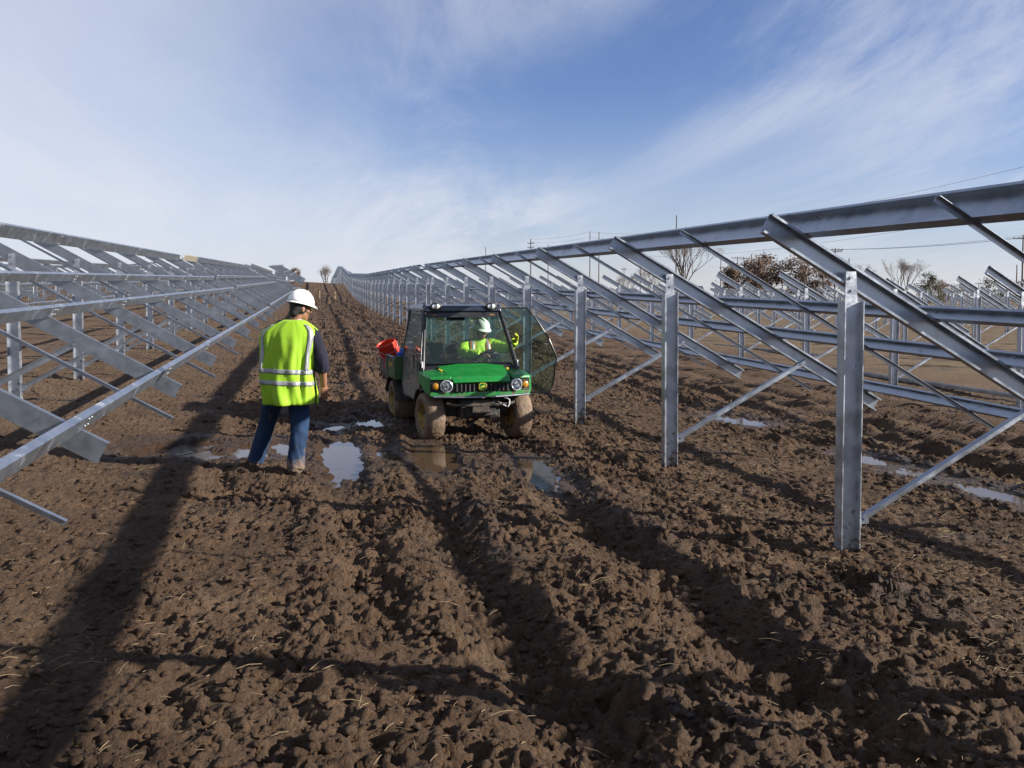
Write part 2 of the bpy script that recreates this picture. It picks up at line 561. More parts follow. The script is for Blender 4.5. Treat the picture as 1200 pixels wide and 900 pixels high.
def mud_material():
    m, nt, bs = principled('mud')
    N, L = nt.nodes, nt.links
    tc = N.new('ShaderNodeTexCoord')

    def noise(s, d=6, r=.6, vec=None):
        n = N.new('ShaderNodeTexNoise'); n.inputs['Scale'].default_value = s; n.inputs['Detail'].default_value = d
        n.inputs['Roughness'].default_value = r
        L.new(vec or tc.outputs['Object'], n.inputs['Vector'])
        return n.outputs['Fac']

    def rampc(v, stops):
        r = N.new('ShaderNodeValToRGB'); cr = r.color_ramp
        cr.elements[0].position, cr.elements[0].color = stops[0][0], (*stops[0][1], 1)
        cr.elements[1].position, cr.elements[1].color = stops[-1][0], (*stops[-1][1], 1)
        for p, c in stops[1:-1]:
            e = cr.elements.new(p); e.color = (*c, 1)
        L.new(v, r.inputs['Fac'])
        return r.outputs['Color']

    def mixc(f, a, b, mode='MIX'):
        x = N.new('ShaderNodeMix'); x.data_type = 'RGBA'; x.blend_type = mode
        if isinstance(f, float): x.inputs['Factor'].default_value = f
        else: L.new(f, x.inputs['Factor'])
        for k, v in (('A', a), ('B', b)):
            if isinstance(v, tuple): x.inputs[k].default_value = (*v, 1)
            else: L.new(v, x.inputs[k])
        return x.outputs['Result']

    def mrange(v, a, b, c=0., d=1.):
        r = N.new('ShaderNodeMapRange'); r.interpolation_type = 'SMOOTHSTEP'
        r.inputs['From Min'].default_value = a; r.inputs['From Max'].default_value = b
        r.inputs['To Min'].default_value = c; r.inputs['To Max'].default_value = d
        L.new(v, r.inputs['Value']); return r.outputs[0]

    c1 = rampc(noise(1.3, 8, .65),  [(.26, (.053, .0285, .0145)), (.5, (.097, .0560, .0305)), (.78, (.165, .104, .061))])
    c2 = rampc(noise(38, 5, .7), [(.30, (.55, .55, .55)), (.52, (1, 1, 1)), (.75, (1.28, 1.24, 1.18))])
    c = mixc(1.0, c1, c2, 'MULTIPLY')
    # dry stubble cover away from the wheel tracks and up the slope
    sp = N.new('ShaderNodeSeparateXYZ'); L.new(tc.outputs['Object'], sp.inputs[0])
    far = mrange(sp.outputs['X'], 10.0, 17.0)
    dry = N.new('ShaderNodeMath'); dry.operation = 'MULTIPLY'
    L.new(far, dry.inputs[0]); L.new(mrange(noise(.55, 7, .7), .30, .52), dry.inputs[1])
    c = mixc(dry.outputs[0], c, rampc(noise(9, 6, .75), [(.3, (.095, .065, .037)), (.7, (.20, .142, .082))]))
    left = mrange(sp.outputs['X'], -1.2, -3.5)
    dr2 = N.new('ShaderNodeMath'); dr2.operation = 'MULTIPLY'
    L.new(left, dr2.inputs[0]); L.new(mrange(noise(.8, 7, .7), .34, .66, 0, .8), dr2.inputs[1])
    c = mixc(dr2.outputs[0], c, rampc(noise(14, 6, .75), [(.3, (.078, .048, .028)), (.7, (.160, .108, .067))]))
    # wet patches
    att = N.new('ShaderNodeAttribute'); att.attribute_name = 'wet'
    wm = N.new('ShaderNodeMath'); wm.operation = 'MAXIMUM'
    L.new(mrange(noise(.9, 6, .6), .55, .68, 0, .8), wm.inputs[0]); L.new(att.outputs['Fac'], wm.inputs[1])
    wet = wm.outputs[0]
    c = mixc(wet, c, mixc(1.0, c, (.55, .51, .48), 'MULTIPLY'))
    L.new(c, bs.inputs['Base Color'])
    rr = N.new('ShaderNodeMapRange'); rr.inputs['To Min'].default_value = .93; rr.inputs['To Max'].default_value = .45
    L.new(wet, rr.inputs['Value']); L.new(rr.outputs[0], bs.inputs['Roughness'])
    bs.inputs['Specular IOR Level'].default_value = .35
    def crumb(sc):
        v = N.new('ShaderNodeTexVoronoi'); v.inputs['Scale'].default_value = sc
        v.feature = 'F1'
        ofs = N.new('ShaderNodeTexNoise'); ofs.inputs['Scale'].default_value = sc * .8; ofs.inputs['Detail'].default_value = 2
        L.new(tc.outputs['Object'], ofs.inputs['Vector'])
        av = N.new('ShaderNodeVectorMath'); av.operation = 'MULTIPLY_ADD'
        L.new(ofs.outputs['Color'], av.inputs[0]); av.inputs[1].default_value = (1.1 / sc,) * 3; L.new(tc.outputs['Object'], av.inputs[2])
        L.new(av.outputs[0], v.inputs['Vector'])
        return v.outputs['Distance']

    def madd(a_, k, c_):
        x = N.new('ShaderNodeMath'); x.operation = 'MULTIPLY_ADD'
        L.new(a_, x.inputs[0]); x.inputs[1].default_value = k
        if c_ is None: x.inputs[2].default_value = 0
        else: L.new(c_, x.inputs[2])
        return x.outputs[0]
    hh = madd(noise(5.0, 6, .7), .8, None)
    hh = madd(noise(34, 8, .75), .9, hh)
    hh = madd(crumb(24), -.55, hh)
    hh = madd(noise(85, 6, .8), .5, hh)
    hh = madd(crumb(55), -.32, hh)
    b = N.new('ShaderNodeBump'); b.inputs['Strength'].default_value = 1.0; b.inputs['Distance'].default_value = .046
    L.new(hh, b.inputs['Height']); L.new(b.outputs[0], bs.inputs['Normal'])
    return m


def water_material():
    m, nt, bs = principled('puddle_water')
    N, L = nt.nodes, nt.links
    tc = N.new('ShaderNodeTexCoord')
    bs.inputs['Base Color'].default_value = (.070, .046, .028, 1)
    bs.inputs['Roughness'].default_value = .05
    bs.inputs['IOR'].default_value = 1.36
    n = N.new('ShaderNodeTexNoise'); n.inputs['Scale'].default_value = 7; n.inputs['Detail'].default_value = 4
    L.new(tc.outputs['Object'], n.inputs['Vector'])
    b = N.new('ShaderNodeBump'); b.inputs['Strength'].default_value = .12; b.inputs['Distance'].default_value = .01
    L.new(n.outputs['Fac'], b.inputs['Height']); L.new(b.outputs[0], bs.inputs['Normal'])
    return m


def glass_material(name, tint, haze=None, amt=0.0, ior=1.45):
    m = bpy.data.materials.new(name); m.use_nodes = True
    nt = m.node_tree; N, L = nt.nodes, nt.links; N.clear()
    out = N.new('ShaderNodeOutputMaterial')
    tr = N.new('ShaderNodeBsdfTransparent'); tr.inputs['Color'].default_value = (*tint, 1)
    gl = N.new('ShaderNodeBsdfGlossy'); gl.inputs['Roughness'].default_value = .03
    gl.inputs['Color'].default_value = (.9, .95, .92, 1)
    fr = N.new('ShaderNodeFresnel'); fr.inputs['IOR'].default_value = ior
    mx = N.new('ShaderNodeMixShader')
    L.new(fr.outputs[0], mx.inputs['Fac']); L.new(tr.outputs[0], mx.inputs[1]); L.new(gl.outputs[0], mx.inputs[2])
    res = mx.outputs[0]
    if haze:
        tc = N.new('ShaderNodeTexCoord')
        n = N.new('ShaderNodeTexNoise'); n.inputs['Scale'].default_value = 9; n.inputs['Detail'].default_value = 9; n.inputs['Roughness'].default_value = .75
        L.new(tc.outputs['Object'], n.inputs['Vector'])
        sp = N.new('ShaderNodeSeparateXYZ'); L.new(tc.outputs['Object'], sp.inputs[0])
        zr = N.new('ShaderNodeMapRange'); zr.inputs['From Min'].default_value = .5; zr.inputs['From Max'].default_value = 1.6
        zr.inputs['To Min'].default_value = amt; zr.inputs['To Max'].default_value = amt * .15
        L.new(sp.outputs['Z'], zr.inputs['Value'])
        ad = N.new('ShaderNodeMath'); L.new(n.outputs['Fac'], ad.inputs[0]); L.new(zr.outputs[0], ad.inputs[1])
        r = N.new('ShaderNodeMapRange'); r.inputs['From Min'].default_value = .55; r.inputs['From Max'].default_value = .95
        r.inputs['To Max'].default_value = .85
        L.new(ad.outputs[0], r.inputs['Value'])
        df = N.new('ShaderNodeBsdfDiffuse'); df.inputs['Color'].default_value = (*haze, 1)
        m2 = N.new('ShaderNodeMixShader')
        L.new(r.outputs[0], m2.inputs['Fac']); L.new(res, m2.inputs[1]); L.new(df.outputs[0], m2.inputs[2]); res = m2.outputs[0]
    L.new(res, out.inputs['Surface'])
    return m


MUDC = (.125, .085, .057)
M = {}
M['mud'] = mud_material()
M['water'] = water_material()
M['galv'] = mat('galvanized_steel', (.36, .40, .46), .36, .92, .22, 6, .05, 90, rvar=.09, dirt=(.30, .29, .27), dirt_amt=.05, dirt_scale=3)
M['galv2'] = mat('galvanized_steel_shade_dark', (.27, .30, .345), .42, .92, .10, 9, .05, 90, rvar=.08)  # darkened galv copy, left rafters' shade put into colour; bolts and rails reuse it
M['galv_post'] = mat('galvanized_post_steel', (.42, .45, .50), .42, .85, .24, 9, .06, 70, dirt=MUDC, dirt_amt=.0, dirt_scale=9, zdirt=(-2.25, -1.65, .26))
M['galv_tan'] = mat('galvanized_steel_straw_tint', (.60, .54, .42), .42, .7, .12, 6)
M['bolt'] = mat('zinc_bolt', (.48, .49, .50), .55, .6, .05)
M['green'] = mat('green_paint', (.012, .25, .040), .38, 0, .10, 6, coat=.15, dirt=MUDC, dirt_amt=.06, dirt_scale=16, zdirt=(.60, .88, .11))
M['green_dark'] = mat('green_paint_dirty', (.03, .14, .035), .5, 0, .2, 6, dirt=MUDC, dirt_amt=.35, dirt_scale=6)
M['yellow'] = mat('yellow_paint', (.50, .33, .03), .5, 0, .2, 9, dirt=MUDC, dirt_amt=.48, dirt_scale=9)
M['emblem_yellow'] = mat('emblem_yellow', (.72, .62, .06), .4, 0, .04)
M['emblem_green'] = mat('emblem_green', (.015, .16, .03), .4, 0, .04)
M['black'] = mat('black_plastic', (.018, .018, .021), .5, 0, .3, 8, spec=.4, dirt=MUDC, dirt_amt=.05)
M['navy'] = mat('roof_shell', (.018, .023, .045), .30, 0, .15, 5, coat=.4)
M['frame_black'] = mat('cab_frame', (.014, .015, .019), .36, 0, .2, 8, dirt=MUDC, dirt_amt=.03)
M['muddy_black'] = mat('muddy_underbody', (.025, .023, .022), .7, 0, .3, 8, .4, 25, dirt=(.12, .08, .053), dirt_amt=.35, dirt_scale=9)
M['tyre'] = mat('muddy_tyre', (.20, .135, .088), .72, 0, .32, 5, .6, 22, dirt=(.05, .038, .028), dirt_amt=.15, dirt_scale=4)
M['rubber'] = mat('rubber', (.02, .02, .02), .7, 0, .2, dirt=MUDC, dirt_amt=.2)
M['chrome'] = mat('lamp_reflector', (.85, .87, .9), .12, 1.0, .05, rvar=.04)
M['silver'] = mat('silvered_reflector', (.80, .82, .85), .22, .55, .05)
M['amber'] = mat('amber_lens', (.55, .26, .02), .25, 0, .08)
M['lens'] = glass_material('clear_lens', (.95, .96, .97))
M['glass'] = glass_material('tinted_glass', (.78, .90, .84), (.10, .09, .07), .06)
M['door_glass'] = glass_material('smoked_door_glass', (.70, .83, .77), (.07, .065, .05), .10)
M['muddy_sky_glass'] = glass_material('muddy_sky_glass', (.82, .90, .88), (.25, .245, .22), .40, 1.75)  # mud film paled to grey so its colour imitates reflected sky
M['seat'] = mat('seat_vinyl', (.02, .022, .03), .5, 0, .2)
M['bulkhead'] = mat('cab_bulkhead', (.018, .022, .035), .45, 0, .2)
M['orange'] = mat('orange_red_plastic', (.82, .055, .02), .38, 0, .06, 7, dirt=MUDC, dirt_amt=.06)
M['blue'] = mat('blue_plastic', (.02, .09, .55), .4, 0, .08)
M['white_pl'] = mat('white_plastic', (.8, .8, .8), .35, 0, .04, 9)
M['red_rail'] = mat('faded_red_rail', (.26, .07, .06), .6, 0, .2, 9, dirt=(.4, .36, .33), dirt_amt=.2)
M['hivis'] = mat('hi_vis_fabric', (.36, .66, .012), .75, 0, .05, 12, .12, 160, sheen=.1)
M['hivis2'] = mat('hi_vis_jacket_fabric', (.46, .74, .025), .7, 0, .06, 12, .12, 160)
M['reflect'] = mat('reflective_tape', (.40, .42, .44), .45, .3, .08, 40)
M['orange_tape'] = mat('orange_tape', (.85, .18, .03), .6, 0, .05)
M['navy_cloth'] = mat('navy_cotton', (.022, .022, .040), .9, 0, .25, 10, .3, 120, spec=.2)
M['denim'] = mat('denim', (.024, .052, .115), .88, 0, .38, 5, .35, 160, spec=.15, dirt=(.24, .17, .115), dirt_amt=.05, dirt_scale=4, zdirt=(.02, .42, .13))
M['skin'] = mat('skin', (.36, .17, .10), .55, 0, .10, 14, .1, 120)
M['skin2'] = mat('skin_deep', (.27, .13, .085), .55, 0, .10, 14)
M['hair'] = mat('black_hair', (.012, .010, .009), .6, 0, .3, 60, .6, 200)
M['helmet'] = mat('white_helmet_shell', (.82, .82, .80), .28, 0, .02, 5, coat=.2)
M['boot'] = mat('muddy_boot', (.10, .075, .055), .85, 0, .3, 12, .5, 40, dirt=MUDC, dirt_amt=.4)
M['glove'] = mat('work_glove', (.55, .62, .05), .8, 0, .15)
M['bark'] = mat('grey_bark', (.13, .10, .08), .9, 0, .3, 3)
M['twig'] = mat('bare_twigs', (.16, .12, .10), .9, 0, .2, .5)
M['leaf_brown'] = mat('dry_oak_leaves', (.135, .082, .054), .8, 0, .35, .9)
M['leaf_olive'] = mat('olive_leaves', (.055, .058, .022), .8, 0, .35, .7)
M['leaf_red'] = mat('russet_leaves', (.125, .064, .040), .8, 0, .35, .9)
M['leaf_tan'] = mat('tan_leaves', (.30, .21, .14), .8, 0, .25, .9)
M['pole'] = mat('weathered_pole_wood', (.12, .09, .075), .9, 0, .2, .6)
M['wire'] = mat('wire', (.07, .07, .08), .6, .3, .1)
M['straw'] = mat('straw', (.29, .21, .12), .8, 0, .35, 3)
M['stake'] = mat('survey_stake_wood', (.55, .44, .28), .8, 0, .15, 3)
M['tin'] = mat('grey_metal_siding', (.32, .33, .34), .6, .2, .15, 1)
M['roof_tin'] = mat('pale_roof', (.42, .40, .38), .6, .1, .15, 1)
M['dark'] = mat('dark_gap', (.02, .02, .02), .8)
M['car'] = mat('pale_car_paint', (.62, .63, .65), .3, 0, .05, coat=.5)


# ------------------------------------------------------------------ ground
def axis(lo, hi, step, grow, lim_lo, lim_hi):
    c = np.arange(lo, hi + step * .5, step)
    up = []; s = step; x = c[-1]
    while x < lim_hi:
        s *= grow; x += s; up.append(x)
    dn = []; s = step; x = c[0]
    while x > lim_lo:
        s *= grow; x -= s; dn.append(x)
    return np.concatenate([np.array(dn[::-1]), c, np.array(up)])


def ground():
    xs = axis(-5.0, 7.2, .0145, 1.06, -1800, 1800)
    ys = [1.2]
    while ys[-1] < 60: ys.append(ys[-1] + max(.017, .0050 * ys[-1]))
    s = ys[-1] - ys[-2]
    while ys[-1] < 2600: s *= 1.06; ys.append(ys[-1] + s)
    y = 1.2; s = .03; dn = []
    while y > -60: s *= 1.12; y -= s; dn.append(y)
    ys = np.array(dn[::-1] + ys)
    nx, ny = len(xs), len(ys)
    X, Y = np.meshgrid(xs, ys)
    Zs = np.empty_like(X)
    for a in range(0, ny, 60):
        Zs[a:a + 60] = mud(X[a:a + 60].ravel(), Y[a:a + 60].ravel()).reshape(-1, nx)
    co = np.stack([X, Y, Zs], -1).reshape(-1, 3)
    idx = np.arange(nx * ny).reshape(ny, nx)
    q = np.stack([idx[:-1, :-1], idx[:-1, 1:], idx[1:, 1:], idx[1:, :-1]], -1).reshape(-1, 4)
    me = bpy.data.meshes.new('ground')
    me.vertices.add(len(co)); me.vertices.foreach_set('co', co.astype(np.float32).ravel())
    me.loops.add(q.size); me.loops.foreach_set('vertex_index', q.astype(np.int32).ravel())
    me.polygons.add(len(q))
    me.polygons.foreach_set('loop_start', np.arange(0, q.size, 4, dtype=np.int32))
    me.polygons.foreach_set('use_smooth', np.ones(len(q), bool))
    me.materials.append(M['mud'])
    me.update(calc_edges=True)
    at = me.attributes.new('wet', 'FLOAT', 'POINT')
    near = (Y > 2) & (Y < 40) & (np.abs(X) < 12)
    wv = np.zeros_like(X); wv[near] = wetness(X[near], Y[near])
    at.data.foreach_set('value', wv.astype(np.float32).ravel())
    o = link('ground', me)
    tag(o, 'brown churned mud field with wheel ruts rising to a low crest', 'mud', kind='structure')
    print('ground', nx, ny, nx * ny)


def wetness(X, Y):
    w = np.zeros_like(X)
    for (px, py, a, l, rot, dep) in PUDDLES:
        dx = X - px; dy = Y - py
        u = dx * math.cos(rot) + dy * math.sin(rot); v = -dx * math.sin(rot) + dy * math.cos(rot)
        d = np.sqrt((u / (a + .22)) ** 2 + (v / (l + .25)) ** 2)
        w = np.maximum(w, sstep(1.45, .75, d + .25 * pnoise(X / .25, Y / .25, 65)))
    for x0 in (1.28, 2.50):
        w = np.maximum(w, .75 * np.exp(-((X - x0) / .26) ** 2) * sstep(.0, .5, pnoise(X / .9, Y / 1.6, 66) + .18))
    return w


def gz(x, y):
    return float(mud(np.array([x], float), np.array([y], float))[0])


ground()


def puddles():
    names = ['long rectangular puddle in the rut beside the standing worker', 'small bright puddle in the shade left of the utility vehicle',
             'puddle seen between the legs of the standing worker', 'shallow puddle crossed by the purlin shadow, leftmost of the puddles',
             'shallow puddle just right of the purlin shadow', 'narrow puddle next to the muddy trouser leg', 'thin puddle in shadow behind the long rectangular puddle',
             'small puddle mirroring the red bucket', 'brown muddy puddle in front of the yellow rimmed wheel', 'puddle in the right hand wheel rut in front of the vehicle',
             'puddle under the right rack seen behind the second post', 'puddle behind the nearest post of the right rack', 'small round puddle behind the nearest brace',
             'long puddle behind the nearest brace, rightmost of the puddles']
    for (x, y, a, l, rot, d), lev, nm in zip(PUDDLES, PUD_LEVEL, names):
        b = MB()
        n = 40
        ring = [(1.12 * a * math.cos(t) * (1 + .1 * math.sin(3 * t)), 1.12 * l * math.sin(t), 0) for t in [2 * math.pi * i / n for i in range(n)]]
        inner = [(p[0] * .5, p[1] * .5, 0) for p in ring]
        b.add(ring + inner + [(0, 0, 0)], [(i, (i + 1) % n, n + (i + 1) % n, n + i) for i in range(n)] + [(n + i, n + (i + 1) % n, 2 * n) for i in range(n)])
        o = b.build('puddle', M['water'], None, (x, y, lev), (0, 0, rot))
        tag(o, nm, 'puddle', 'puddles in the mud', 'structure')


puddles()

# ------------------------------------------------------------------ racking
TAU = math.atan(.57)
CT, ST = math.cos(TAU), math.sin(TAU)
SDIR = Vector((CT, 0, -ST)); NDIR = Vector((ST, 0, CT))
BAY = 3.55


def slope_pt(s, n=0.0, y=0.0):
    return Vector((s, y, -.57 * s)) + NDIR * n


def c_poly(h, w, t, lip):
    # web at b in [-t,0], flanges towards -b
    return [(-h / 2, 0), (h / 2, 0), (h / 2, -w), (h / 2 - lip, -w), (h / 2 - lip, -w + t), (h / 2 - t, -w + t), (h / 2 - t, -t),
            (-h / 2 + t, -t), (-h / 2 + t, -w + t), (-h / 2 + lip, -w + t), (-h / 2 + lip, -w), (-h / 2, -w)]


def hexbolt(b, c, ax, r=.014, h=.012):
    ax = Vector(ax).normalized()
    b.tube([Vector(c), Vector(c) + ax * h], r, 6, ref=(0.3, .5, .8))


def rack_meshes():
    D = {}
    b = MB()
    b.prism(c_poly(.155, .065, .005, .018), slope_pt(-.66), slope_pt(2.62), NDIR, (0, 1, 0))
    D['rafter'] = b.mesh('rafter', M['galv'])
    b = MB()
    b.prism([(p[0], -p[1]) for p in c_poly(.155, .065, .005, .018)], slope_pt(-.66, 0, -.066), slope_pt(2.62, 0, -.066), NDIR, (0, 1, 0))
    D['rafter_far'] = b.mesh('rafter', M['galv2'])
    b = MB()
    t = .007; w = .05
    poly = [(-.078, -w), (-.078 + t, -w), (-.078 + t, -t / 2), (.078 - t, -t / 2), (.078 - t, -w), (.078, -w), (.078, w), (.078 - t, w),
            (.078 - t, t / 2), (-.078 + t, t / 2), (-.078 + t, w), (-.078, w)]
    b.prism(poly, (0, -.075, -3.0), (0, -.075, -.19), (1, 0, 0), (0, 1, 0))
    b.hexa([(-.052, -.0785, -.19), (.052, -.0785, -.19), (.052, -.0715, -.19), (-.052, -.0715, -.19),
            (-.045, -.0785, .03), (.035, -.0785, .03), (.035, -.0715, .03), (-.045, -.0715, .03)])
    D['post'] = b.mesh('post', M['galv_post'])
    b = MB()
    hexbolt(b, (0, 0, 0), (0, -1, 0), .012, .010)
    D['bolt'] = b.mesh('bolt', M['galv2'])
    b = MB()
    p0 = Vector((.11, -.08, -1.80)); p1 = slope_pt(1.66, -.02, -.08)
    d = (p1 - p0).normalized(); nn = Vector((-d.z, 0, d.x))
    L_ = [(-.03, 0), (.03, 0), (.03, -.055), (.025, -.055), (.025, -.005), (-.03, -.005)]
    b.prism(L_, p0, p1, nn, (0, 1, 0))
    hexbolt(b, p1 - d * .05 + Vector((0, -.005, 0)), (0, -1, 0), .013, .014)
    D['brace'] = b.mesh('brace', M['galv'])
    b = MB()
    b.box((.081, -.08, -1.80), (.006, .09, .12)); b.box((.125, -.083, -1.80), (.09, .006, .09))
    hexbolt(b, (.13, -.086, -1.80), (0, -1, 0), .014, .02)
    D['bracket'] = b.mesh('bracket', M['galv'])
    b = MB()
    L2 = [(.076, 0), (.076, -.035), (.072, -.035), (.072, -.004), (.041, -.004), (.041, 0)]
    b.prism(L2, slope_pt(-.62), slope_pt(2.78), NDIR, (0, 1, 0))
    D['tie_angle'] = b.mesh('tie_angle', M['galv'])
    return D


RM = rack_meshes()
PURLIN_S = ((-.36, .20), (.72, .105), (1.35, .115), (2.45, .115))
_pc = {}


def purlin_mesh(h, length, nb, tan=False):
    key = (h, round(length, 2), nb, tan)
    if key in _pc: return _pc[key]
    b = MB()
    w = .07 if h > .15 else .055
    poly = [(q[0] + h / 2, q[1]) for q in c_poly(h, w, .005, .018)]
    b.prism(poly, (0, -.12, 0), (0, length + .12, 0), NDIR, SDIR)
    b.cur = 1
    for i in range(nb + 1):
        for k in (-.04, .04):
            for e in (.03, h - .03):
                c = Vector((0, i * BAY + k, 0)) + NDIR * e
                hexbolt(b, c, SDIR, .0075, .005)
                hexbolt(b, c - SDIR * .005, -SDIR, .008, .007)
    _pc[key] = b.mesh('purlin', [M['galv_tan'] if tan else M['galv'], M['bolt']])
    return _pc[key]


def table(X, Y0, nb, z0, z1, label, group, lod=0, tan_piece=None):
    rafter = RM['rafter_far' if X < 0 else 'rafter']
    # one racking table: posts, rafters, braces, tie angles and four lines of purlins
    root = empty('racking_table', (X, Y0, float(base(X, Y0))))
    tag(root, label, 'solar rack', group)
    L_ = nb * BAY
    zb = root.location.z
    sl = (z1 - z0) / L_
    ang = math.atan(sl)
    for i in range(nb + 1):
        y = i * BAY; z = z0 + sl * y - zb
        jit = random.uniform(-.02, .02)
        p = link('post', RM['post'], root, (0, y, z), (0, random.uniform(-.006, .006), 0))
        link('rafter', rafter, root, (0, y, z), (random.uniform(-.004, .004), 0, 0))
        link('brace', RM['brace'], root, (0, y, z))
        if lod == 0:
            link('bolt', RM['bolt'], p, (-.01, -.079, -.015))
            link('bolt', RM['bolt'], p, (0, -.079, -.11))
            link('bracket', RM['bracket'], p, (0, 0, 0))
        if lod < 2 and i < nb:
            link('tie_angle', RM['tie_angle'], root, (0, y + BAY * .5 + jit, z + sl * BAY * .5))
    for k, (s, h) in enumerate(PURLIN_S):
        i = 0; j = 0
        first = 1 + k % 3
        while i < nb:
            m = min(first if i == 0 else 3, nb - i)
            y = i * BAY
            pt = slope_pt(s + (.004 if j % 2 else 0), .0785 + (.003 if j % 2 else 0))
            tan = tan_piece == (k, j)
            link('purlin', purlin_mesh(h, m * BAY, m, tan), root, (pt.x, y, pt.z + z0 + sl * y - zb), (ang, 0, 0))
            i += m; j += 1
    return root


CZ = CAM_H
table(3.85, 2.65 - BAY, 9, CZ + .04 + .0203 * (2.65 - BAY), CZ + .68,
      'galvanized steel rack nearest on the right, its top rail crossing overhead beside the camera', 'racks right of the muddy lane')
RT = [(32.3, CZ + .71, CZ + 1.24, 'second galvanized rack along the right of the lane, behind the utility vehicle'),
      (65.6, CZ + 1.27, CZ + 2.14, 'third galvanized rack along the right of the lane, at the foot of the rise'),
      (98.9, CZ + 2.2, CZ + 4.08, 'fourth galvanized rack on the right, climbing to the crest'),
      (132.2, CZ + 4.1, CZ + 3.55, 'fifth galvanized rack on the right, just over the crest'),
      (165.5, CZ + 3.5, CZ + 2.3, 'farthest galvanized rack on the right, dropping behind the crest')]
for i, (y0, a, b_, lab) in enumerate(RT):
    table(3.85 - (.15 * max(0, i - 2)), y0, 9, a, b_, lab, 'racks right of the muddy lane', 0 if i == 0 else 1)
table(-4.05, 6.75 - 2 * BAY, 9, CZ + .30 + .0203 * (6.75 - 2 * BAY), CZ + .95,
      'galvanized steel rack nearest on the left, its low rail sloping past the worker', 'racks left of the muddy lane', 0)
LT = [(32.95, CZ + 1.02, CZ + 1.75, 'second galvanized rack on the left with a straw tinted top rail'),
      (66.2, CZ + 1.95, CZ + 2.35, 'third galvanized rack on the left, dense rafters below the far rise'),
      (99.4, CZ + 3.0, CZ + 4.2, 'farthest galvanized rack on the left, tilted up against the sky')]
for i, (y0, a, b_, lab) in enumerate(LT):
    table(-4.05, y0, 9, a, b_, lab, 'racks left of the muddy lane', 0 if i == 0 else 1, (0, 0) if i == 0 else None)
ORD = ['first', 'second', 'third', 'fourth', 'fifth', 'sixth', 'seventh', 'eighth', 'ninth', 'tenth', 'eleventh', 'twelfth', 'thirteenth', 'fourteenth',
       'fifteenth', 'sixteenth', 'seventeenth', 'eighteenth', 'nineteenth', 'twentieth', 'twenty-first', 'twenty-second', 'twenty-third', 'twenty-fourth',
       'twenty-fifth', 'twenty-sixth', 'twenty-seventh', 'twenty-eighth', 'twenty-ninth', 'thirtieth', 'thirty-first', 'thirty-second', 'thirty-third',
       'thirty-fourth', 'thirty-fifth', 'thirty-sixth', 'thirty-seventh', 'thirty-eighth', 'thirty-ninth', 'fortieth']
for r in range(1, 5):
    X = -4.05 - 7.9 * r
    y0 = 14 + 8.5 * r
    for t in range(3 if r < 3 else 2):
        a = float(base(X, y0)) + 2.05; b_ = float(base(X, y0 + 9 * BAY)) + 2.05
        table(X, y0, 9, a, b_, 'far galvanized rack behind the left rack, %s row back, %s from the camera' % (ORD[r - 1], ORD[t]),
              'distant racks behind the left rack', 2)
        y0 += 9 * BAY + 1.3


def frames():
    """rows with posts, rafters and braces only: nothing joins one frame to the next"""
    for r in range(1, 9):
        X = 3.85 + 7.9 * r
        ystart = 13.3 + (r - 1) * 7.1
        n = 36 - 2 * r
        for i in range(n):
            y = ystart + BAY * i + (r % 3) * .3
            g = float(base(X, y))
            root = empty('rack_frame', (X, y, g))
            tag(root, '%s bare post and rafter frame from the camera in %s row behind right rack' % (ORD[i], ORD[r - 1]), 'rack frame', 'bare rack frames right of the lane')
            z = 2.07 + random.uniform(-.05, .05)
            dx = random.uniform(-.04, .04)
            link('post', RM['post'], root, (0, 0, z), (0, random.uniform(-.012, .012), 0))
            link('rafter', RM['rafter'], root, (dx, 0, z - .57 * dx), (0, random.uniform(-.012, .012), 0))
            link('brace', RM['brace'], root, (0, 0, z))


frames()


def loose_purlins():
    specs = [(12.9, 14.5, 9.5, -.05, 'long channel lying on the ground under the first row of bare frames'),
             (14.6, 25.0, 8.0, .06, 'pale channel lying on the ground farther back among the bare frames')]
    for x, y, l, a, lab in specs:
        b = MB()
        poly = c_poly(.15, .07, .006, .018)
        b.prism([(q[1], q[0]) for q in poly], (0, 0, 0), (0, l, 0), (0, 0, -1), (1, 0, 0))
        z0 = float(base(x, y)) + .06
        o = b.build('loose_channel', M['galv'], None, (x, y, z0), (0, 0, a))
        tag(o, lab, 'steel channel', 'loose channels on the ground')


loose_purlins()


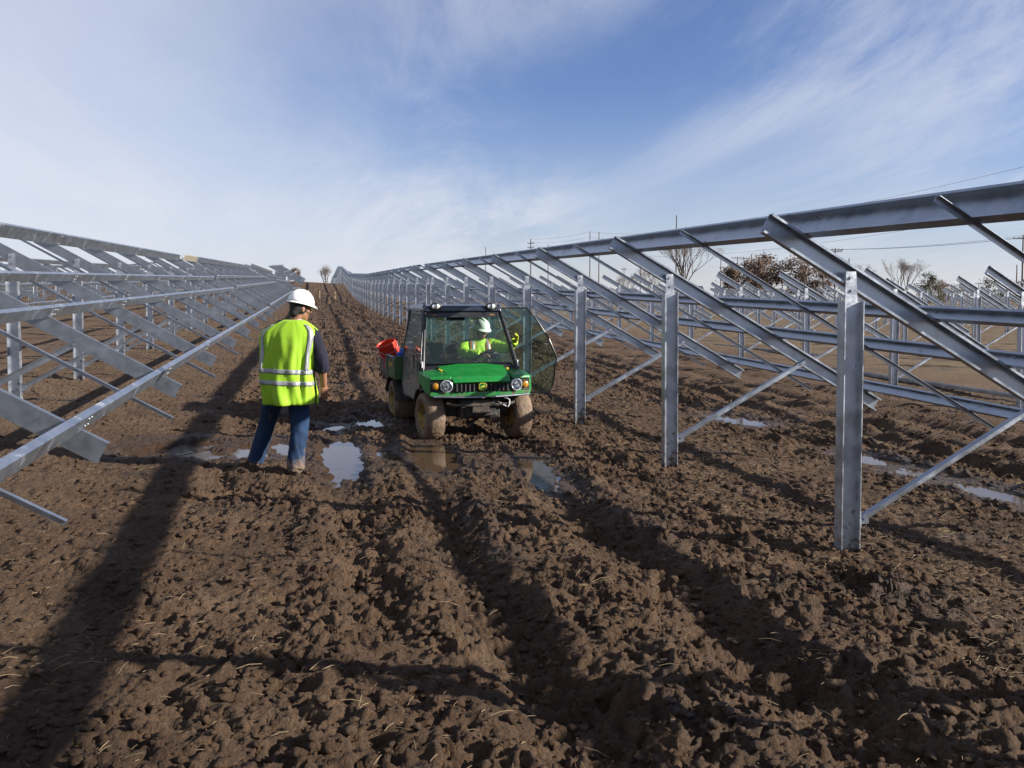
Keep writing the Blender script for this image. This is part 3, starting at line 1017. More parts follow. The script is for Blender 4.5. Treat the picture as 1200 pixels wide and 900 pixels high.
# ------------------------------------------------------------------ utility vehicle
def gator():
    g = empty('utility_vehicle', (1.91, 12.83, -.09), R(5.5))
    tag(g, 'muddy green utility vehicle with a glazed cab and one door swung open', 'utility vehicle')

    def wheel(x, y, w, steer=0.0, r=.325):
        sgn = -1 if x < 0 else 1
        MT = Matrix.Rotation(steer, 4, 'Z') @ Matrix.Rotation(sgn * math.pi / 2, 4, 'Y')
        b = MB()
        prof = [(0, .02), (.045, .02), (.05, .05), (.075, .05), (.085, .015), (.135, .005), (.15, .05), (.172, w * .42), (.185, w * .44), (.185, w * .38), (.165, .02), (.165, -w * .4), (.0, -w * .4)]
        b.lathe(prof, 28, MT)
        rim = b.build('wheel', M['yellow'], g, (x, y, r), smooth=True, angle=35)
        b = MB()
        h = w / 2
        tp = [(.178, -h * .80), (.21, -h * .98), (.25, -h), (.285, -h * .96), (.308, -h * .78), (.321, -h * .4), (.325, 0), (.321, h * .4), (.308, h * .78), (.285, h * .96), (.25, h), (.21, h * .98), (.178, h * .80), (.168, 0)]
        b.lathe(tp, 40, MT, closed=True)
        b.build('tyre', M['tyre'], rim, smooth=True, angle=60)
        for k in range(5):
            b = MB(); t = 2 * math.pi * k / 5
            p = MT @ Vector((.062 * math.cos(t), .062 * math.sin(t), .05)); q = MT @ Vector((.062 * math.cos(t), .062 * math.sin(t), .066))
            b.tube([p, q], .009, 6); b.build('wheel_nut', M['bolt'], rim)
        return rim

    wheel(-.58, -1.0, .25, R(4)); wheel(.58, -1.0, .25, R(4)); wheel(-.58, 1.0, .30); wheel(.58, 1.0, .30)

    # underbody
    b = MB(); b.box((0, .15, .45), (.82, 2.5, .20)); b.box((0, -1.18, .44), (.52, .3, .24)); b.build('chassis', M['muddy_black'], g, bevel=.02)
    for s_ in (-1, 1):
        b = MB(); b.tube([(s_ * .16, -1.12, .38), (s_ * .5, -1.02, .33)], .03, 8); b.tube([(s_ * .14, -.92, .40), (s_ * .5, -1.0, .30)], .022, 8)
        b.tube([(s_ * .34, -1.05, .33), (s_ * .30, -1.08, .68)], [.035, .045], 10)
        b.fused('suspension_arm', M['muddy_black'], g, .012, 2)
    b = MB(); b.tube([(-.45, -1.32, .52), (-.3, -1.40, .50), (.3, -1.40, .50), (.45, -1.32, .52)], .022, 8, k=4)
    b.box((0, -1.36, .43), (.40, .03, .10)); b.tube([(-.2, -1.38, .37), (.2, -1.38, .37)], .018, 8)
    b.fused('bumper', M['muddy_black'], g, .010, 2)
    b = MB(); b.tube([(-.62, -1.36, .615), (0, -1.42, .60), (.64, -1.36, .615)], .014, 8, k=4); b.build('trim_bar', M['galv2'], g, smooth=True)
    b = MB(); b.tube([(.24, -1.40, .52), (.33, -1.43, .47), (.36, -1.41, .55), (.30, -1.38, .58)], .010, 6, k=4); b.build('tow_hook', M['bolt'], g, smooth=True)
    b = MB(); b.box((-.02, -1.40, .455), (.22, .05, .05)); b.tube([(-.14, -1.42, .42), (.10, -1.42, .42)], .03, 10); b.build('winch', M['muddy_black'], g, bevel=.008)

    # bonnet and front
    b = MB()
    b.add([(-.37, -1.43, .795), (-.18, -1.46, .80), (.18, -1.46, .80), (.37, -1.43, .795),
           (-.39, -1.35, .85), (-.19, -1.37, .862), (.19, -1.37, .862), (.39, -1.35, .85),
           (-.45, -.84, .955), (-.2, -.82, .985), (.2, -.82, .985), (.45, -.84, .955),
           (-.37, -1.41, .76), (.37, -1.41, .76), (-.45, -.84, .80), (.45, -.84, .80)],
          [(0, 1, 5, 4), (1, 2, 6, 5), (2, 3, 7, 6), (4, 5, 9, 8), (5, 6, 10, 9), (6, 7, 11, 10), (12, 13, 3, 2, 1, 0), (12, 0, 4, 8, 14), (13, 15, 11, 7, 3), (8, 9, 10, 11, 15, 14), (12, 14, 15, 13)])
    b.build('bonnet', M['green'], g, bevel=.012, seg=3, angle=20)
    for s_ in (-1, 1):
        x0, x1, x2 = .395 * s_, .66 * s_, .70 * s_
        b = MB()
        c = [(x0, -1.41, .825), (x1, -1.35, .82), (x1, -.80, .84), (x0 * 1.12, -.80, .86), (x0, -1.39, .875), (x1, -1.33, .86), (x1, -.80, .90), (x0 * 1.12, -.80, .925)]
        b.hexa(c)
        c = [(x1 * .985, -1.34, .62), (x2, -1.27, .64), (x2, -.78, .78), (x1 * .985, -.78, .78), (x1 * .985, -1.33, .852), (x2 * .985, -1.27, .855), (x2 * .985, -.79, .895), (x1 * .985, -.79, .895)]
        b.hexa(c)
        b.build('front_wing', M['green'], g, bevel=.014, seg=3)
        b = MB()
        c = [(.365 * s_, -1.385, .665), (.655 * s_, -1.33, .665), (.655 * s_, -1.1, .665), (.365 * s_, -1.1, .665),
             (.365 * s_, -1.385, .823), (.655 * s_, -1.33, .823), (.655 * s_, -1.1, .823), (.365 * s_, -1.1, .823)]
        b.hexa(c); b.build('lamp_housing', M['black'], g, bevel=.008)
        tilt = Matrix.Rotation(s_ * R(10), 4, 'Z') @ Matrix.Rotation(math.pi / 2, 4, 'X')
        b = MB(); b.lathe([(0, .0), (.03, .004), (.063, .024), (.072, .034), (.078, .03), (.078, .0)], 24, tilt)
        hl = b.build('headlight', M['silver'], g, (.455 * s_, -1.375, .745), smooth=True)
        b = MB(); b.lathe([(0, .046), (.04, .043), (.064, .036), (.064, .032), (.04, .039), (0, .042)], 24, tilt); b.build('lens', M['lens'], hl, smooth=True)
        b = MB(); b.ball((0, 0, 0), .016, 10, 6); b.build('bulb', M['white_pl'], hl, tuple(tilt @ Vector((0, 0, .02))), smooth=True)
        b = MB(); b.lathe([(0, .03), (.026, .028), (.040, .02), (.043, .0)], 20, tilt); b.build('indicator_lamp', M['amber'], g, (.588 * s_, -1.352, .745), smooth=True)
        b = MB(); b.tube([(.46 * s_, -.99, .932), (.44 * s_, -1.07, .915)], [(.018, .005)] * 2, 8); b.build('decal', M['emblem_yellow'], g)
    b = MB()
    c = [(-.66, -1.36, .618), (0, -1.43, .605), (.66, -1.36, .618), (.66, -1.2, .62), (0, -1.2, .61), (-.66, -1.2, .62)]
    d = [(p[0] * .995, p[1] + .005, .668 if abs(p[0]) > .3 else .672) for p in c]
    b.add(c + d, [(5, 4, 3, 2, 1, 0), (6, 7, 8, 9, 10, 11)] + [(i, (i + 1) % 6, 6 + (i + 1) % 6, 6 + i) for i in range(6)])
    b.build('front_lip', M['green'], g, bevel=.010, seg=3)
    b = MB(); b.box((0, -1.36, .735), (.74, .08, .15)); gr = b.build('grille', M['black'], g, bevel=.004)
    for i in range(13):
        x = -.33 + i * .055
        if abs(x) < .05: continue
        b = MB(); b.box((x, -1.408, .735), (.022, .03, .125), (0, 0, R(12))); b.build('grille_slat', M['black'], gr, bevel=.003)
    # emblem: ring, field and leaping stag
    em = Matrix.Rotation(math.pi / 2, 4, 'X')
    b = MB()
    shield = [(.052 * math.copysign(abs(math.cos(t)) ** .7, math.cos(t)), .048 * math.copysign(abs(math.sin(t)) ** .75, math.sin(t))) for t in [2 * math.pi * i / 28 for i in range(28)]]
    b.prism(shield, (0, -1.436, .735), (0, -1.44, .735), (1, 0, 0), (0, 0, 1)); e = b.build('emblem', M['emblem_yellow'], g)
    b = MB(); b.prism([(p[0] * .84, p[1] * .84) for p in shield], (0, -1.4405, .735), (0, -1.442, .735), (1, 0, 0), (0, 0, 1)); b.build('emblem_field', M['emblem_green'], e)
    b = MB()
    stag = [(-.034, -.010), (-.020, .004), (-.002, .008), (.010, .014), (.016, .026), (.022, .018), (.032, .014), (.022, .010), (.018, .002), (.030, -.006), (.034, -.018), (.026, -.010), (.012, -.008),
            (-.004, -.006), (-.014, -.012), (-.030, -.022), (-.022, -.010)]
    b.prism(stag, (0, -1.4425, .735), (0, -1.444, .735), (1, 0, 0), (0, 0, 1)); b.build('emblem_stag', M['emblem_yellow'], e)

    # cab
    b = MB()
    b.hexa([(-.64, -.90, .80), (.64, -.90, .80), (.64, -.62, .80), (-.64, -.62, .80), (-.62, -.86, .925), (.62, -.86, .925), (.60, -.70, 1.0), (-.60, -.70, 1.0)])
    b.build('cowl', M['black'], g, bevel=.012)
    th = .006
    b = MB()
    b.hexa([(-.60, -.80, .985), (.60, -.80, .985), (.60, -.80 + th, .985), (-.60, -.80 + th, .985), (-.49, -.42, 1.655), (.49, -.42, 1.655), (.49, -.42 + th, 1.655), (-.49, -.42 + th, 1.655)])
    ws = b.build('windscreen', M['glass'], g)
    b = MB(); b.tube([(.25, -.80, 1.0), (.05, -.83, 1.01), (-.25, -.82, 1.02)], .007, 6, k=3); b.build('wiper', M['black'], ws)
    for s_ in (-1, 1):
        b = MB(); b.tube([(s_ * .655, -.84, .84), (s_ * .63, -.80, 1.0), (s_ * .525, -.42, 1.67), (s_ * .51, -.34, 1.71)], [(.030, .034)] * 4, 10, k=4)
        b.build('front_pillar', M['frame_black'], g, smooth=True)
        b = MB(); b.tube([(s_ * .60, .46, .62), (s_ * .60, .46, 1.1), (s_ * .545, .46, 1.69)], [(.028, .034)] * 3, 10, k=4)
        b.build('rear_pillar', M['frame_black'], g, smooth=True)
        b = MB(); b.tube([(s_ * .655, -.86, .86), (s_ * .648, -.84, 1.02)], .010, 8); b.build('grab_rod', M['white_pl'], g)
        MT = Matrix.Rotation(math.pi / 2, 4, 'X')
        b = MB(); b.lathe([(0, -.05), (.04, -.04), (.050, 0), (.050, .03), (.045, .034)], 20, MT @ Matrix.Scale(1.6, 4, (1, 0, 0)))
        wl = b.build('work_light', M['black'], g, (s_ * .385, -.475, 1.735), smooth=True)
        b = MB(); b.lathe([(0, .040), (.025, .038), (.044, .030)], 20, MT @ Matrix.Scale(1.6, 4, (1, 0, 0))); b.build('lamp_lens', M['silver'], wl, smooth=True)
        b = MB(); b.box((0, -.046, 0), (.014, .01, .09)); b.build('lamp_guard', M['black'], wl)
        b = MB(); b.box((s_ * .40, -.475, 1.615), (.07, .02, .022)); b.build('marker_lamp', M['amber'], g, bevel=.004)
    b = MB()
    b.hexa([(-.55, -.50, 1.66), (.55, -.50, 1.66), (.57, .50, 1.66), (-.57, .50, 1.66), (-.53, -.46, 1.745), (.53, -.46, 1.745), (.55, .48, 1.755), (-.55, .48, 1.755)])
    b.build('roof', M['navy'], g, bevel=.035, seg=4)
    b = MB(); b.hexa([(-.50, -.50, 1.585), (.50, -.50, 1.585), (.50, -.44, 1.585), (-.50, -.44, 1.585), (-.49, -.46, 1.67), (.49, -.46, 1.67), (.49, -.40, 1.67), (-.49, -.40, 1.67)])
    b.build('header', M['frame_black'], g, bevel=.006)
    b = MB(); b.box((-.08, -.36, 1.575), (.25, .03, .075), (R(-10), 0, 0)); mr = b.build('interior_mirror', M['black'], g, bevel=.012)
    b = MB(); b.box((-.08, -.343, 1.577), (.22, .004, .05), (R(-10), 0, 0)); b.build('mirror_glass', M['chrome'], mr)
    b = MB(); b.box((0, .455, .90), (1.16, .03, .58)); b.build('bulkhead', M['bulkhead'], g, bevel=.01)
    b = MB(); b.box((0, .455, 1.42), (1.10, .006, .45)); b.build('rear_window', M['glass'], g)
    b = MB(); b.hexa([(-.58, -.70, .72), (.58, -.70, .72), (.58, -.50, .72), (-.58, -.50, .72), (-.58, -.70, .985), (.58, -.70, .985), (.58, -.58, .965), (-.58, -.58, .965)])
    b.build('dashboard', M['black'], g, bevel=.015)
    b = MB(); b.box((0, -.1, .53), (1.2, 1.15, .06)); b.build('cab_floor', M['muddy_black'], g)
    for x in (-.30, .32):
        b = MB(); b.box((x, .14, .76), (.48, .44, .12)); st = b.build('seat', M['seat'], g, bevel=.04, seg=3)
        b = MB(); b.box((x, .37, 1.0), (.44, .09, .42), (R(-8), 0, 0)); b.build('seat_back', M['seat'], st, bevel=.035, seg=3)
    b = MB()
    c = Vector((.36, -.40, 1.02)); tz = Matrix.Rotation(R(-32), 4, 'X')
    ring = [c + tz @ Vector((.165 * math.cos(t), .165 * math.sin(t), 0)) for t in [2 * math.pi * i / 24 for i in range(25)]]
    b.tube(ring, .014, 8, ref=tz @ Vector((0, 0, 1)), cap=False)
    for t in (R(90), R(210), R(330)): b.tube([c, c + tz @ Vector((.16 * math.cos(t), .16 * math.sin(t), 0))], .010, 6)
    b.ball(c, (.04, .04, .02)); b.tube([c, c + tz @ Vector((0, 0, -.30))], .02, 8)
    b.build('steering_wheel', M['black'], g, smooth=True)

    # closed door: frame loop with a pane as sub-part
    def door(P3, name, glass, handle, lab):
        n = len(P3)
        cen = sum((Vector(p) for p in P3), Vector()) / n
        b = MB(); b.tube([*P3, P3[0], P3[1]], .013, 8, k=1, cap=False)
        dr = b.build(name, M['frame_black'], g, smooth=True)
        nrm = (Vector(P3[1]) - Vector(P3[0])).cross(Vector(P3[2]) - Vector(P3[0])).normalized()
        b = MB(); a_ = [Vector(p) + nrm * .003 for p in P3]; z_ = [Vector(p) - nrm * .003 for p in P3]
        a_.append(cen + nrm * .003); z_.append(cen - nrm * .003)
        fs = []
        for i in range(n):
            j = (i + 1) % n
            fs += [(i, j, n), (n + 1 + j, n + 1 + i, 2 * n + 1), (i, n + 1 + i, n + 1 + j, j)]
        b.add(a_ + z_, fs); b.build('door_pane', glass, dr)
        h0, h1 = handle
        b = MB(); b.tube([h0, (Vector(h0) + Vector(h1)) / 2 + nrm * .03, h1], .010, 6, k=4); b.tube([h1, Vector(h1) + Vector((0, 0, .07))], .012, 6); b.tube([h1, Vector(h1) + Vector((0.02, 0, -.08))], .010, 6)
        b.build('door_handle', M['black'], dr, smooth=True)
        if lab: dr['label'] = lab
        return dr

    side = lambda y, z: (-(.665 - max(0, z - .98) * .165), y, z)
    sp = [side(y, z) for y, z in ((-.79, .56), (-.82, .98), (-.62, 1.36), (-.45, 1.60), (-.33, 1.67), (.36, 1.67), (.44, 1.2), (.43, .62), (.30, .50), (-.60, .50))]
    door(sp, 'door', M['muddy_sky_glass'], ((-.69, -.62, 1.0), (-.69, -.50, 1.02)), 'closed door with mud smeared glass')
    hx, hy = .60, .46
    dx, dy = math.sin(R(80)), -math.cos(R(80))
    od = lambda r, z: (hx + r * dx - max(0, z - 1.1) * .09, hy + r * dy, z)
    dp = [od(r, z) for r, z in ((.02, .62), (.12, .46), (.92, .44), (.98, .55), (1.04, .97), (.93, 1.25), (.76, 1.55), (.64, 1.70), (.02, 1.70))]
    door(dp, 'door', M['door_glass'], (od(.74, 1.19), od(.92, 1.16)), 'door swung open, smoked glass in a thin black frame')

    # mirror arm at the closed door
    b = MB(); b.tube([(-.65, -.78, 1.12), (-.73, -.80, 1.12), (-.735, -.80, 1.02)], .008, 6, k=3); b.box((-.735, -.79, 1.0), (.02, .10, .15)); b.build('side_mirror', M['black'], g, bevel=.004)

    # cargo bed
    b = MB(); b.box((0, 1.10, .70), (1.50, 1.16, .05)); b.box((0, .54, .86), (1.50, .04, .30)); b.box((.75, 1.10, .84), (.035, 1.16, .26))
    bed = b.build('cargo_bed', M['green_dark'], g, bevel=.008)
    b = MB(); b.box((-.75, 1.10, .84), (.035, 1.16, .26)); bs = b.build('bed_side', M['green_dark'], bed, bevel=.008)
    b = MB(); b.box((-.77, .80, .88), (.006, .40, .07)); b.build('decal', M['yellow'], bs)
    b = MB(); b.box((0, 1.70, .86), (1.50, .035, .28)); b.build('tailgate', M['red_rail'], bed, bevel=.008)
    b = MB(); b.box((-.772, 1.36, .84), (.006, .42, .20)); b.build('side_panel', M['red_rail'], bs)
    for y in (1.12, 1.40, 1.64):
        b = MB(); b.box((-.782, y, .86), (.014, .028, .30)); b.build('stake_rail', M['galv2'], bs)
    b = MB(); b.tube([(-.77, .56, 1.0), (-.77, 1.70, 1.0)], .016, 8); b.build('top_rail', M['galv2'], bs)
    for s_ in (-1, 1):
        b = MB()
        arc = [(s_ * .60, 1.0 + .40 * math.cos(t), .33 + .36 * math.sin(t)) for t in [R(a) for a in range(15, 176, 20)]]
        b.tube(arc, [(.15, .012)] * len(arc), 8, ref=(1, 0, 0)); b.build('mudguard', M['muddy_black'], g, smooth=True)
        b = MB()
        arc = [(s_ * .60, -1.0 + .38 * math.cos(t), .33 + .355 * math.sin(t)) for t in [R(a) for a in range(10, 110, 16)]]
        b.tube(arc, [(.13, .012)] * len(arc), 8, ref=(1, 0, 0)); b.build('mudguard', M['muddy_black'], g, smooth=True)
        b = MB(); b.box((s_ * .60, .0, .52), (.10, 1.0, .14)); b.build('running_board', M['muddy_black'], g, bevel=.02)
    return g


GATOR = gator()
GM = Matrix.Translation(Vector((1.91, 12.83, -.09))) @ Matrix.Rotation(R(5.5), 4, 'Z')


def load():
    # two nested buckets, a jug and a roll, all riding in the bed
    for k, (off, lab) in enumerate(((0, 'orange-red plastic bucket tilted in the bed of the utility vehicle'), (.10, 'upper orange-red bucket stuck inside the tilted one in the vehicle bed'))):
        MT = Matrix.Rotation(R(-24), 4, 'Y') @ Matrix.Rotation(R(10), 4, 'X')
        p = GM @ Vector((-.58, 1.32, .76)) + MT.to_3x3() @ Vector((0, 0, off))
        o = empty('bucket', p, R(5.5)); o.rotation_euler = (R(10), R(-24), R(5.5))
        tag(o, lab, 'bucket', 'nested buckets in the vehicle bed')
        b = MB(); b.lathe([(0, 0), (.115, 0), (.118, .01), (.148, .34), (.155, .345), (.155, .36), (.143, .36), (.112, .012), (0, .012)], 28); b.build('shell', M['orange'], o, smooth=True)
        for z in (.27, .31):
            b = MB(); b.lathe([(.143 + (z - .27) * .09, z), (.155 + (z - .27) * .09, z), (.155 + (z - .27) * .09, z + .012), (.143, z + .012)], 28, closed=True); b.build('rib', M['orange'], o, smooth=True)
        b = MB(); arc = [(.158 * math.cos(t), -.05 - .10 * math.sin(t), .33 - .11 * math.sin(t)) for t in [math.pi * i / 10 for i in range(11)]]
        b.tube(arc, .003, 6); b.build('handle', M['bolt'], o)
    p = GM @ Vector((-.60, .72, .725))
    o = empty('water_jug', p, R(5.5)); tag(o, 'blue lidded water jug standing behind the cab of the vehicle', 'jug')
    b = MB(); b.lathe([(0, 0), (.10, 0), (.11, .02), (.11, .22), (.09, .26), (0, .26)], 24); b.build('jug_body', M['white_pl'], o, smooth=True)
    b = MB(); b.lathe([(0, .25), (.095, .25), (.10, .27), (.10, .33), (.06, .345), (.05, .39), (0, .39)], 24); b.build('lid', M['blue'], o, smooth=True)
    p = GM @ Vector((-.55, .95, .725))
    o = empty('tool_box', p, R(20)); tag(o, 'pale blue tool box lying in the vehicle bed', 'tool box')
    b = MB(); b.box((0, 0, .10), (.30, .20, .20)); b.build('box_body', M['white_pl'], o, bevel=.012)
    b = MB(); b.box((0, 0, .222), (.31, .21, .04)); b.build('lid', M['blue'], o, bevel=.012)
    b = MB(); b.tube([(-.08, 0, .24), (-.06, 0, .28), (.06, 0, .28), (.08, 0, .24)], .010, 8); b.build('handle', M['black'], o)


load()


# ------------------------------------------------------------------ people
def head(b, c, MT, s=1.0):
    """head with face pointing along local +y, added to a body mesh"""
    c = Vector(c)
    P = lambda x, y, z: c + MT @ Vector((x * s, y * s, z * s))
    R3 = MT
    b.ball(P(0, -.012, .03), (.074 * s, .094 * s, .098 * s), 18, 12, R3)
    b.ball(P(0, .028, -.045), (.056 * s, .062 * s, .068 * s), 16, 10, R3)
    b.tube([P(0, .088, .025), P(0, .112, -.016), P(0, .098, -.024)], [.010 * s, .016 * s, .012 * s], 8)
    b.ball(P(0, .078, -.062), (.026 * s, .016 * s, .012 * s), 10, 6, R3)
    b.ball(P(0, .070, -.094), (.026 * s, .02 * s, .02 * s), 10, 6, R3)
    b.ball(P(0, .072, .034), (.050 * s, .018 * s, .012 * s), 10, 6, R3)
    for q in (-1, 1):
        b.ball(P(q * .077, -.008, -.008), (.010 * s, .021 * s, .034 * s), 10, 8, R3)
        b.ball(P(q * .045, .058, -.02), (.024 * s, .02 * s, .022 * s), 10, 6, R3)


def hand(b, wrist, direction, palm_n, thumb_side, curl=.5, s=1.0):
    """palm, four unequal bent fingers and a thumb from the side of the palm"""
    d = Vector(direction).normalized(); n = Vector(palm_n); n = (n - d * n.dot(d)).normalized(); t = Vector(thumb_side)
    t = (t - d * t.dot(d) - n * t.dot(n)).normalized()
    w = Vector(wrist)
    b.tube([w - d * .02, w + d * .03 * s, w + d * .085 * s], [(.026 * s, .019 * s), (.036 * s, .017 * s), (.042 * s, .015 * s)], 12, ref=t, k=3)
    for k, (off, ln) in enumerate(((.030, .072), (.010, .082), (-.011, .076), (-.031, .060))):
        p = w + d * .080 * s + t * off * s
        pts = [p]; a = 0
        for i, f in enumerate((.42, .32, .26)):
            a += curl * (.55 + .25 * i)
            p = p + (d * math.cos(a) + n * math.sin(a)) * ln * f * s; pts.append(p)
        b.tube(pts, [.0090 * s, .0085 * s, .0078 * s, .0065 * s], 8, ref=t)
    p = w + d * .028 * s + t * .034 * s
    q = p + (d * .55 + t * .65 + n * .35).normalized() * .042 * s
    r = q + (d * .85 + t * .15 + n * .5).normalized() * .032 * s
    b.tube([p - t * .012, q, r], [.013 * s, .0105 * s, .0085 * s], 8)


def hard_hat(parent, c, MT, s=1.0):
    c = Vector(c)
    b = MB()
    vs = []; fs = []; n = 32; rows = 9
    for i in range(rows + 1):
        ph = (math.pi / 2) * i / rows
        for j in range(n):
            th = 2 * math.pi * j / n
            r = math.cos(ph) ** .8
            x = .118 * r * math.cos(th); y = .142 * r * math.sin(th); z = .128 * math.sin(ph) ** .95
            if abs(math.cos(th)) < .3 and i < rows: z += .007 * math.sin(ph)
            vs.append(c + MT @ Vector((x * s, y * s, z * s)))
    for i in range(rows):
        for j in range(n):
            q = (j + 1) % n; fs.append((i * n + j, i * n + q, (i + 1) * n + q, (i + 1) * n + j))
    b.add(vs, fs)
    hat = b.build('hard_hat', M['helmet'], parent, smooth=True, angle=80)
    so = hat.modifiers.new('solid', 'SOLIDIFY'); so.thickness = .004
    b = MB(); ring = []; out = []; low = []
    for j in range(n):
        th = 2 * math.pi * j / n
        f = max(0, math.sin(th)); e = .012 + .038 * f ** 2
        ring.append(c + MT @ Vector((.116 * s * math.cos(th), .140 * s * math.sin(th), .006 * s)))
        out.append(c + MT @ Vector(((.118 + e * .7) * s * math.cos(th), (.142 + e) * s * math.sin(th), (-.012 - .012 * f) * s)))
        low.append(c + MT @ Vector(((.114 + e * .7) * s * math.cos(th), (.138 + e) * s * math.sin(th), (-.017 - .012 * f) * s)))
    b.add(ring + out + low, [(i, (i + 1) % n, n + (i + 1) % n, n + i) for i in range(n)] + [(n + i, n + (i + 1) % n, 2 * n + (i + 1) % n, 2 * n + i) for i in range(n)])
    b.build('brim', M['helmet'], hat, smooth=True, angle=50)
    b = MB()
    pts = [c + MT @ Vector((0, y * s, z * s)) for y, z in ((-.125, .055), (-.095, .104), (-.04, .134), (.03, .136), (.09, .11), (.125, .06))]
    b.tube(pts, [(.014 * s, .004), (.020 * s, .006), (.022 * s, .007), (.022 * s, .007), (.018 * s, .006), (.012 * s, .004)], 8, ref=MT @ Vector((1, 0, 0)), k=4)
    b.build('ridge', M['helmet'], hat, smooth=True)
    b = MB()
    band = [c + MT @ Vector((.102 * s * math.cos(t), .124 * s * math.sin(t), -.012 * s)) for t in [2 * math.pi * i / 28 for i in range(29)]]
    b.tube(band, [(.012, .004)] * 29, 6, ref=MT @ Vector((0, 0, 1)), cap=False); b.build('head_band', M['black'], hat, smooth=True)
    return hat


def worker():
    px, py = -.29, 9.16
    z0 = float(base(px, py)) - .015
    p = empty('person', (px, py, z0), -R(12))
    tag(p, 'person standing in the lane in yellow-green vest, jeans and white hard hat, back turned', 'person')
    LH, RH = (-.095, .03, .92), (.115, .0, .92)
    LK, RK = (-.205, .15, .50), (.125, .015, .50)
    LA, RA = (-.36, .20, .09), (.105, -.10, .09)
    hc = Vector((.135, .075, 1.595)); HM = Matrix.Rotation(R(-52), 3, 'Z') @ Matrix.Rotation(R(-12), 3, 'X')
    RS, RE, RW = (.25, .03, 1.365), (.345, 0, 1.09), (.350, .095, .845)
    LS, LE, LW = (-.18, .08, 1.365), (-.215, .17, 1.12), (-.13, .36, 1.02)
    b = MB()
    b.tube([(0.01, .02, .88), (.02, .03, 1.05), (.03, .04, 1.25), (.035, .04, 1.38), (.06, .05, 1.44)], [(.15, .11), (.15, .11), (.17, .12), (.16, .10), (.08, .07)], 20, k=4)
    b.tube([(.06, .045, 1.40), (.09, .055, 1.48), (.125, .065, 1.56)], [(.07, .06), (.056, .056), (.054, .056)], 14, k=3)
    head(b, hc, HM)
    b.tube([RS, RE, RW], [.055, .046, .030], 12, ref=(0, 1, 0), k=5)
    b.tube([LS, LE, LW], [.055, .046, .030], 12, ref=(0, 1, 0), k=5)
    hand(b, RW, (.01, .12, -1), (-.6, .8, .1), (-.3, .9, 0), .38)
    hand(b, LW, (.5, .7, -.1), (.6, -.3, -.6), (0, .1, 1), .5)
    b.tube([LH, LK, LA, (-.365, .21, .03)], [.08, .058, .042, .04], 12, k=4); b.tube([RH, RK, RA, (.10, -.10, .03)], [.08, .058, .042, .04], 12, k=4)
    b.tube([(-.36, .17, .04), (-.39, .30, .035)], [(.045, .035), (.035, .025)], 10); b.tube([(.10, -.12, .04), (.12, .06, .035)], [(.045, .035), (.035, .025)], 10)
    b.fused('body', M['skin'], p, .0072, 3)
    # jeans
    b = MB()
    b.tube([(.01, .02, .80), (.01, .02, .92), (.015, .02, 1.02)], [(.165, .135), (.185, .145), (.175, .135)], 20, k=4)
    b.tube([(-.085, .03, .90), (-.15, .085, .70), (-.215, .145, .49), (-.29, .18, .28), (-.355, .20, .075)], [(.108, .118), (.098, .105), (.080, .085), (.073, .082), (.078, .088)], 18, k=5)
    b.tube([(.105, .01, .90), (.12, .015, .70), (.128, .015, .49), (.122, -.05, .28), (.108, -.095, .055)], [(.110, .120), (.102, .108), (.085, .090), (.078, .084), (.082, .092)], 18, k=5)
    b.fused('jeans', M['denim'], p, .011, 3, wr=(.011, .10))
    for (ax, ay, tx, ty) in ((-.358, .185, -.39, .315), (.105, -.115, .125, .055)):
        b = MB(); b.tube([(ax, ay - .02, .03), (ax, ay, .11)], [(.055, .065), (.05, .055)], 12); b.tube([(ax, ay - .045, .028), ((ax + tx) / 2, (ay + ty) / 2, .036), (tx, ty, .026)], [(.05, .032), (.055, .042), (.045, .026)], 12, k=3)
        b.fused('boot', M['boot'], p, .010, 2, wr=(.004, .06))
    # shirt: sleeves, shoulders and collar
    b = MB()
    b.tube([(.02, .03, 1.0), (.03, .04, 1.25), (.035, .045, 1.38), (.06, .05, 1.445)], [(.185, .13), (.20, .135), (.18, .115), (.09, .075)], 20, k=4)
    b.tube([(.18, .035, 1.37), (.262, .025, 1.325), (.315, .01, 1.20), (.345, 0, 1.08), (.350, .025, .985)], [.070, .074, .072, .072, .064], 16, ref=(0, 1, 0), k=4)
    b.tube([(-.13, .06, 1.37), (-.19, .085, 1.325), (-.215, .13, 1.20), (-.215, .18, 1.10), (-.18, .25, 1.05)], [.070, .072, .068, .068, .060], 16, ref=(0, 1, 0), k=4)
    b.fused('shirt', M['navy_cloth'], p, .010, 3, wr=(.007, .085))
    b = MB(); ring = [(.075 + .072 * math.cos(t), .045 + .066 * math.sin(t), 1.463 + .010 * math.cos(t)) for t in [2 * math.pi * i / 20 for i in range(21)]]
    b.tube(ring, [(.018, .006)] * 21, 8, ref=(0, 0, 1), cap=False); b.build('collar', M['white_pl'], p, smooth=True)
    b = MB(); b.ball(hc + HM @ Vector((0, -.022, .012)), (.080, .092, .100), 18, 12, HM); b.ball(hc + HM @ Vector((0, -.062, -.052)), (.060, .046, .05), 14, 8, HM)
    b.fused('hair', M['hair'], p, .010, 2, wr=(.004, .03))

    # vest: a draped surface with an angle and a height parameter
    prof = [(.675, .030, .005, .262, .178), (.78, .022, .008, .268, .184), (.90, .018, .012, .270, .182), (1.00, .018, .018, .272, .176), (1.12, .024, .028, .282, .172), (1.24, .030, .034, .292, .166),
            (1.33, .036, .040, .298, .152), (1.385, .040, .044, .282, .132), (1.43, .052, .046, .215, .110), (1.468, .066, .048, .135, .092), (1.485, .076, .048, .090, .078)]
    zs = [q[0] for q in prof]

